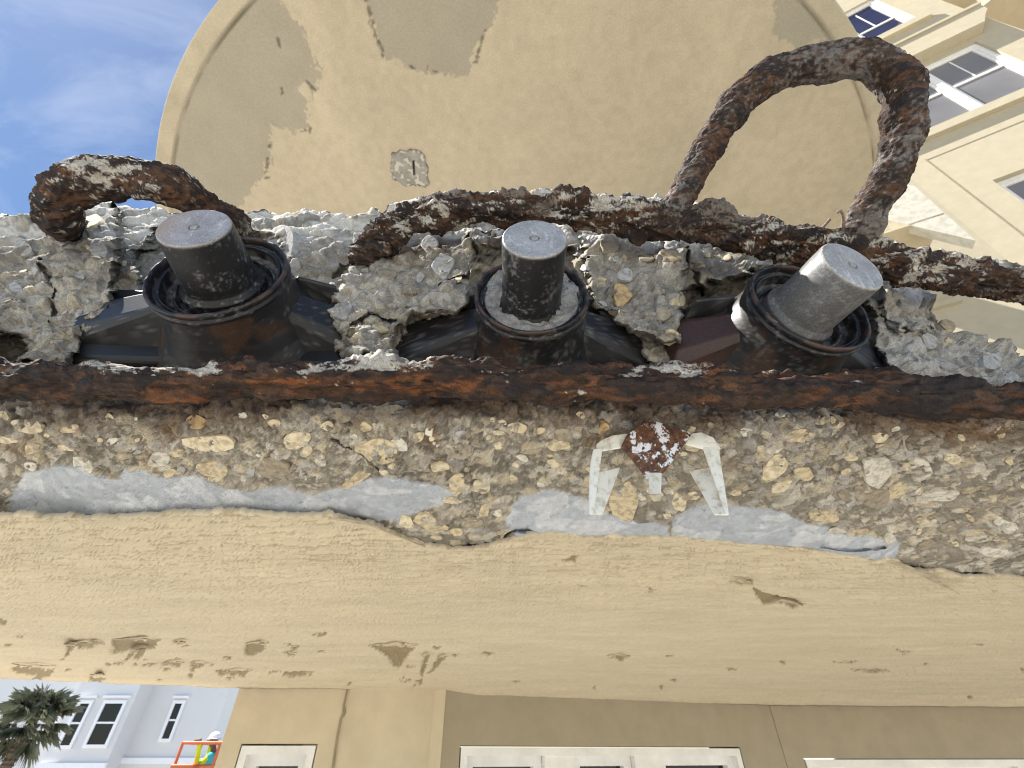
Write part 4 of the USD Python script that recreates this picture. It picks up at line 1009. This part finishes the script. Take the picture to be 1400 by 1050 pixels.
window(A, tw, *WIN[1], depth=-0.09, frame=0.06, mull=(4.37,), rails=(10.12,), glass_=["pane_blue", "pane_blue"], munt=[("v", (10.15, 10.9))])
window(A, tw, *WIN[2], depth=-0.12, frame=0.05, mull=(4.5,), rails=(4.5,), glass_=["pane_screen"])
for z in (6.40, 9.365):
    obj("sill_band", A.box(3.15, 5.13, z, z + 0.16, 0.001, 0.07), "tower_paint", tw)
obj("cornice", A.extrude(Polygon([(3.1, 8.27), (5.22, 8.27), (5.30, 8.42), (5.40, 8.56), (5.42, 8.74), (3.1, 8.74)]), 0.001, 0.17), "tower_paint", tw)
obj("cornice_lip", A.box(3.1, 5.42, 8.745, 8.80, 0.001, 0.20), "tower_paint", tw)
obj("groove", A.box(3.47, 5.46, 6.03, 6.045, 0.001, 0.004), "joint_sealant", tw)
obj("groove", A.box(3.455, 3.47, 2.0, 6.06, 0.001, 0.004), "joint_sealant", tw)
sdB = np.array([math.sin(math.radians(115)), math.cos(math.radians(115))])
cB = A.p + A.s * 3.19
B = Plane(cB, sdB)
obj("wall", B.box(-3.2, 0.0, -CZ, 6.0, -0.2, 0.0), "tower_paint", tw)
# corner ledge, its white fascia lit by the sun and its underside in the shade
Bf = Plane(cB + B.n * 0.85, sdB)
fas = at_plane(np.array([1160, 1250, 1334, 1160]), np.array([238, 254, 329, 288]), Bf.p, Bf.n)
z0 = fas[[2, 3], 2].mean()
lo = fas[[3, 2]].copy(); lo[:, 2] = z0
bk_ = lo - B.n * 0.84
bk_[1] = lo[1] - B.n * 0.84 - B.s * 0.12
sof = np.vstack([lo - [0, 0, 0.006], bk_ - [0, 0, 0.006], lo - [0, 0, 0.03], bk_ - [0, 0, 0.03]])
obj("ledge_underside", hull(sof), "wall_paint", tw)
obj("corner_ledge", hull(np.vstack([fas, fas - B.n * 0.10])), "ledge_render", tw, label="white stained corner ledge above the slab")
bl = B.sz([1272, 1336, 1262, 1400], [424, 438, 445, 474])
obj("sill_band", B.box(bl[0, 0] - 0.4, bl[1, 0], bl[0, 1] - 0.02, bl[0, 1] + 0.04, 0.001, 0.05), "tower_paint", tw)
# right end of the tower: balcony undersides in shade
def hplate(px, h, th):
    q = at_h(np.array(px, float)[:, 0], np.array(px, float)[:, 1], h)
    return hull(np.vstack([q, q + [0, 0, th]]))
obj("wall", A.box(5.40, 10.5, -CZ, 13.0, -1.7, -1.5), "tower_shadow_paint", tw)
bal = thing("tower_balcony", "shaded underside of a balcony at the tower's top right corner", "balcony", (7.0, 5.5, CZ + 9))
obj("slab", hplate([(1330, 17), (1400, 41), (1500, 74), (1500, -80), (1362, -2)], 9.3, 0.25), "tower_shadow_paint", bal)
obj("slab", hplate([(1262, -8), (1333, 17), (1358, 0), (1345, -50), (1240, -40)], 10.4, 0.25), "tower_shadow_paint", bal)
obj("fascia", hull(np.vstack([at_h(np.array([1333, 1341, 1368, 1357.0]), np.array([17, 19, -3, -2.0]), 9.1), at_h(np.array([1333, 1341, 1368, 1357.0]), np.array([17, 19, -3, -2.0]), 9.1) + [0, 0, 0.12]])), "tower_paint", bal)

# ------------------------------------------------------------------ white house behind, seen under the soffit
hs_ = thing("white_house", "white house with dark sash windows beyond the balcony, in shade", "house", (-14, 25, 0))
def PY_(x, y, Y):
    return at_d(x, y, Y)
def hbox(x0, x1, y0, y1, z0, z1):
    m = trimesh.creation.box((x1 - x0, y1 - y0, z1 - z0)); m.apply_translation(((x0 + x1) / 2, (y0 + y1) / 2, (z0 + z1) / 2)); return m
YF = 25.0
xr = PY_(297, 990, YF)[0]; xb = PY_(169, 990, YF - 0.9)[0]; xa = PY_(82, 990, YF - 0.9)[0]; xl = PY_(60, 990, YF)[0]
obj("wall", hbox(xb, xr, YF, YF + 8, 0, CZ + 7), "house_white", hs_)
obj("bay", hbox(xa, xb, YF - 0.9, YF + 4, 0, CZ + 7), "house_white", hs_)
obj("wall", hbox(xl - 5.2, xa, YF + 0.15, YF + 8, 0, CZ + 7), "house_white", hs_)
obj("bay", hbox(xl - 9.5, xl - 5.2, YF - 0.6, YF + 4, 0, CZ + 7), "house_white", hs_)
obj("plinth_band", hbox(xb + 0.01, xr, YF - 0.09, YF, PY_(240, 1036, YF)[2] - 0.2, PY_(240, 1036, YF)[2]), "house_trim", hs_)
obj("plinth_band", hbox(xa - 0.05, xb + 0.05, YF - 1.0, YF - 0.9, PY_(150, 1043, YF - 0.9)[2] - 0.2, PY_(150, 1043, YF - 0.9)[2]), "house_trim", hs_)
def far_window(x0, x1, ytop, ybot, Y, rail=True):
    ym = (ytop + ybot) / 2
    p = PY_(np.array([x0, x1]), np.array([ym, ym]), Y)
    zt, zb = PY_(np.array([x0]), np.array([ytop]), Y)[0, 2], PY_(np.array([x0]), np.array([ybot]), Y)[0, 2]
    pl = Plane((p[0, 0], Y, 0), (1, 0))
    w = p[1, 0] - p[0, 0]
    f = obj("window", pl.extrude(ring(-0.12, w + 0.12, zb - 0.12, zt + 0.12, 0.12), 0.004, 0.07), "house_trim", hs_)
    zm = (zt + zb) / 2 + 0.02 * (zt - zb)
    obj("pane", pl.box(0.002, w - 0.002, zm + 0.035, zt - 0.002, 0.006, 0.02), "pane_dark", f)
    obj("pane", pl.box(0.002, w - 0.002, zb + 0.002, zm - 0.035, 0.006, 0.02), "pane_dark", f)
    obj("rail", pl.box(0.001, w - 0.001, zm - 0.034, zm + 0.034, 0.006, 0.05), "house_trim", f)
    obj("lintel", pl.box(-0.2, w + 0.2, zt + 0.2, zt + 0.29, 0.004, 0.10), "house_trim", f)
far_window(132, 157, 962, 1018, YF - 0.9)
far_window(97, 110, 962, 1019, YF - 0.9)
far_window(70, 79, 960, 1005, YF + 0.15)
far_window(231, 241, 962, 1010, YF)

# ------------------------------------------------------------------ dark tree beside the house
def leaf_cloud(center, radii, n, size, seed):
    r = np.random.default_rng(seed)
    clumps = r.normal(0, 1, (40, 3)); clumps = clumps / np.linalg.norm(clumps, axis=1, keepdims=True) * r.uniform(0.3, 1.0, (40, 1)) ** 0.5
    k = r.integers(0, 40, n)
    c = (clumps[k] * 0.85 + r.normal(0, 0.16, (n, 3))) * np.array(radii) + np.array(center)
    d1 = r.normal(0, 1, (n, 3)); d1 /= np.linalg.norm(d1, axis=1, keepdims=True)
    d2 = np.cross(d1, r.normal(0, 1, (n, 3))); d2 /= np.linalg.norm(d2, axis=1, keepdims=True)
    s = size * r.uniform(0.6, 1.3, (n, 1))
    v = np.stack([c - d1 * s, c + d2 * s * 0.45, c + d1 * s, c - d2 * s * 0.45], 1).reshape(-1, 3)
    return v, np.arange(4 * n).reshape(-1, 4)
tp = PY_(np.array([316.0]), np.array([975.0]), 34)[0]
tr = thing("dark_tree", "dark green tree in the gap between the white house and the tan wall", "tree", (tp[0], tp[1], 0))
obj("trunk", trimesh.creation.cone(0.28, tp[2] + 1, sections=12, transform=trimesh.transformations.translation_matrix((tp[0], tp[1], 0))), "palm_trunk", tr)
obj("crown", leaf_cloud((tp[0], tp[1], tp[2]), (1.9, 1.9, 3.4), 14000, 0.16, 5), "tree_leaf", tr)

# ------------------------------------------------------------------ palm
YP = 19.0
pc_ = PY_(np.array([44.0]), np.array([985.0]), YP)[0]
pt = PY_(np.array([12.0]), np.array([1062.0]), YP)[0]
pm = thing("palm_tree", "palm tree with a shaggy fan crown in front of the white house", "palm tree", (pc_[0], YP, 0))
zt_ = np.linspace(0, pc_[2] + 0.05, 60)
path = np.stack([np.full(60, pc_[0]) + 0.05 * np.sin(zt_), np.full(60, YP), zt_], -1)
tv, tf, tn = tube(path, np.interp(zt_, [0, pc_[2]], [0.2, 0.15]), 18, 0.06, lambda V: 0.03 * (np.sin(V[..., 2] * 42) > 0.2) + 0.03 * (fbm(V * 9, 2, 601) - 0.5))
obj("trunk", (tv, tf), "palm_trunk", pm)
prng = np.random.default_rng(21)
for k in range(46):
    az = prng.uniform(0, 2 * np.pi); el = prng.uniform(-1.05, 1.25) if k > 10 else prng.uniform(0.3, 1.4)
    d = np.array([math.cos(az) * math.cos(el), math.sin(az) * math.cos(el), math.sin(el)])
    stem = prng.uniform(0.45, 0.75)
    s0 = pc_ + d * 0.1; s1 = pc_ + d * stem + np.array([0, 0, -0.08])
    side = np.cross(d, [0, 0, 1.0]); side /= np.linalg.norm(side) + 1e-9
    vs_, fs_ = [], []
    q = np.cross(side, d) * 0.012
    vs_ += [s0 - side * 0.015, s0 + side * 0.015, s1 + side * 0.01, s1 - side * 0.01]; fs_ += [[0, 1, 2, 3]]
    for j in range(24):
        th_ = (j / 23 - 0.5) * 2.9
        ld = d * math.cos(th_) + side * math.sin(th_)
        ln = 0.72 * (1 - 0.25 * abs(th_) / 1.5) * prng.uniform(0.85, 1.1)
        e_ = s1 + ld * ln + np.array([0, 0, -0.20 * prng.uniform(0.6, 1.6)])
        mid = s1 + ld * ln * 0.55 + np.array([0, 0, 0.02])
        wv = np.cross(ld, [0.1, 0.2, 1.0]); wv /= np.linalg.norm(wv) + 1e-9
        b0 = len(vs_)
        vs_ += [s1, mid - wv * 0.018, e_, mid + wv * 0.018]; fs_ += [[b0, b0 + 1, b0 + 2, b0 + 3]]
    obj("frond", (np.array(vs_), np.array(fs_)), "palm_leaf", pm)

# ------------------------------------------------------------------ worker in a lift basket, half hidden by the wall
YW = 15.0
bx_ = PY_(np.array([286.0]), np.array([1032.0]), YW)[0]
lift = thing("boom_lift", "orange steel boom lift basket beside the tan wall", "boom lift", (bx_[0], YW, 0))
def rod(a, b, r, name, mat="orange_steel", seg=14):
    v, f, n = tube(np.array([a, (np.array(a) + np.array(b)) / 2, b]), r, seg, 0.05)
    obj(name, (v, f), mat, lift, smooth=True)
zr = PY_(np.array([280.0]), np.array([1016.0]), YW)[0, 2]
X0 = PY_(np.array([262.0]), np.array([1020.0]), YW)[0, 0]; X1 = X0 + 1.9
Y0, Y1 = YW - 0.45, YW + 0.45
for z in (zr, zr - 0.45):
    for a, b in (((X0, Y0, z), (X1, Y0, z)), ((X1, Y0, z), (X1, Y1, z)), ((X1, Y1, z), (X0, Y1, z)), ((X0, Y1, z), (X0, Y0, z))):
        rod(a, b, 0.035, "rail")
for x in (X0, (X0 + X1) / 2, X1):
    for y in (Y0, Y1):
        rod((x, y, zr - 1.05), (x, y, zr + 0.02), 0.035, "post")
fl = hbox(X0, X1, Y0, Y1, zr - 1.1, zr - 1.02); obj("floor", fl, "dark_steel", lift)
obj("control_box", rhull([(X0 - 0.02 + a, Y0 + b, zr - 0.02 - c) for a in (0.05, 0.55) for b in (-0.16, 0.1) for c in (0.42, 0.8)], 0.03), "orange_steel", lift, smooth=30)
obj("jib", rhull([(X0 - 0.9, YW, zr - 1.5), (X0 - 0.6, YW, zr - 1.2), (X0 + 0.1, YW, zr - 1.15), (X0 - 0.9, YW + 0.2, zr - 1.5), (X0 + 0.1, YW + 0.2, zr - 1.15)], 0.1), "orange_steel", lift, smooth=30)
rod((X0 - 0.9, YW + 0.1, zr - 1.5), (X0 - 3.0, YW + 2.5, 0.9), 0.14, "boom")
obj("base", rhull([(X0 - 3.9 + a, YW + 2 + b, c) for a in (0, 2.6) for b in (0, 1.6) for c in (0.35, 0.95)], 0.08), "orange_steel", lift, smooth=30)
for a in (0.3, 2.3):
    for b in (-0.05, 1.65):
        w_ = trimesh.creation.cylinder(0.42, 0.3, sections=28, transform=trimesh.transformations.rotation_matrix(np.pi / 2, [1, 0, 0])); w_.apply_translation((X0 - 3.9 + a, YW + 2 + b, 0.42)); obj("wheel", w_, "dark_steel", lift, smooth=30)

import manifold3d as m3
def limb(chain):
    out = []
    for (a, ra), (b, rb) in zip(chain[:-1], chain[1:]):
        s = [m3.Manifold.sphere(r, 20).translate(tuple(map(float, p))) for p, r in ((a, ra), (b, rb))]
        out.append(m3.Manifold.batch_hull(s))
    return out
def fuse(parts, it=12):
    m = m3.Manifold.batch_boolean(parts, m3.OpType.Add).refine_to_length(0.03)
    mm = m.to_mesh(); t = trimesh.Trimesh(np.array(mm.vert_properties[:, :3]), np.array(mm.tri_verts), process=True)
    trimesh.smoothing.filter_taubin(t, iterations=it)
    return t
hd = PY_(np.array([294.0]), np.array([1008.0]), YW)[0]
h0 = np.array([hd[0], YW, hd[2] - 0.06])
pe = thing("person", "worker in a white hard hat and bright yellow sleeves leaning on the orange lift rail", "person", (h0[0], YW, zr - 1.02))
sh = h0 + np.array([0.12, 0, -0.30]); hip = sh + np.array([0.12, 0, -0.52]); foot = zr - 1.0
hand = np.array([X0 + 0.38, YW - 0.38, zr + 0.06])
body = limb([(h0, 0.105), (h0 + [0.0, 0, -0.07], 0.085)]) + limb([(h0 + [0.02, 0, -0.10], 0.06), (sh, 0.075)])
body += [m3.Manifold.sphere(0.02, 10).translate(tuple(map(float, h0 + [-0.11, 0, -0.03])))] + [m3.Manifold.sphere(0.022, 10).translate(tuple(map(float, h0 + [0.01, s * 0.105, -0.02]))) for s in (-1, 1)]
body += limb([(sh + [0, -0.17, -0.03], 0.075), (sh + [0, 0.17, -0.03], 0.075)]) + limb([(sh + [0, -0.10, -0.1], 0.13), (hip, 0.15)]) + limb([(sh + [0, 0.10, -0.1], 0.13), (hip, 0.15)])
for s in (-1, 1):
    body += limb([(hip + [0, s * 0.09, -0.03], 0.10), (np.array([hip[0] - 0.03, YW + s * 0.1, (hip[2] + foot) / 2]), 0.07), (np.array([hip[0], YW + s * 0.11, foot + 0.09]), 0.05), (np.array([hip[0] - 0.15, YW + s * 0.12, foot + 0.05]), 0.045)])
arms = []
for s in (-1, 1):
    el = sh + np.array([-0.22, s * 0.24, -0.26]); hn = hand + np.array([0.0, 0.0 if s < 0 else 0.55, 0.0])
    body += limb([(sh + [0, s * 0.18, -0.03], 0.055), (el, 0.042), (hn, 0.03)])
    body += limb([(hn, 0.032), (hn + [-0.07, 0, -0.01], 0.036)])
    for k in range(4):
        body += limb([(hn + [-0.08, (k - 1.5) * 0.021, 0.0], 0.010), (hn + [-0.13, (k - 1.5) * 0.022, -0.015], 0.009), (hn + [-0.14, (k - 1.5) * 0.022, -0.05], 0.008)])
    body += limb([(hn + [-0.05, 0.045, 0.0], 0.012), (hn + [-0.10, 0.06, -0.025], 0.010)])
    arms.append((el, hn, s))
obj("body", fuse(body, 6), "skin", pe, smooth=True)
shirt = limb([(sh + [0, -0.17, -0.03], 0.09), (sh + [0, 0.17, -0.03], 0.09)]) + limb([(sh + [0, -0.10, -0.1], 0.148), (hip + [0, 0, 0.02], 0.165)]) + limb([(sh + [0, 0.10, -0.1], 0.148), (hip + [0, 0, 0.02], 0.165)])
obj("shirt", fuse(shirt), "teal_cloth", pe, smooth=True)
for el, hn, s in arms:
    obj("sleeve", fuse(limb([(sh + [0, s * 0.18, -0.03], 0.075), (el, 0.062), (el + (hn - el) * 0.8, 0.05)])), "neon_cloth", pe, smooth=True)
tr_ = []
for s in (-1, 1):
    tr_ += limb([(hip + [0, s * 0.08, -0.02], 0.125), (np.array([hip[0] - 0.03, YW + s * 0.1, (hip[2] + foot) / 2]), 0.088), (np.array([hip[0], YW + s * 0.11, foot + 0.12]), 0.07)])
obj("trousers", fuse(tr_), "trousers", pe, smooth=True)
a_ = np.linspace(0, 1, 16)
hp_ = [(0.175, 0.0), (0.18, 0.008), (0.145, 0.02)] + [(0.142 * math.cos(t * math.pi / 2) + 1e-5, 0.025 + 0.135 * math.sin(t * math.pi / 2)) for t in a_]
hv, hf = lathe(hp_, h0 + [0.0, 0, 0.02], np.array([1.0, 0, 0]), np.array([0, 1.0, 0]), np.array([0, 0, 1.0]), 40)
obj("hard_hat", (hv, hf), "helmet_white", pe, smooth=True)
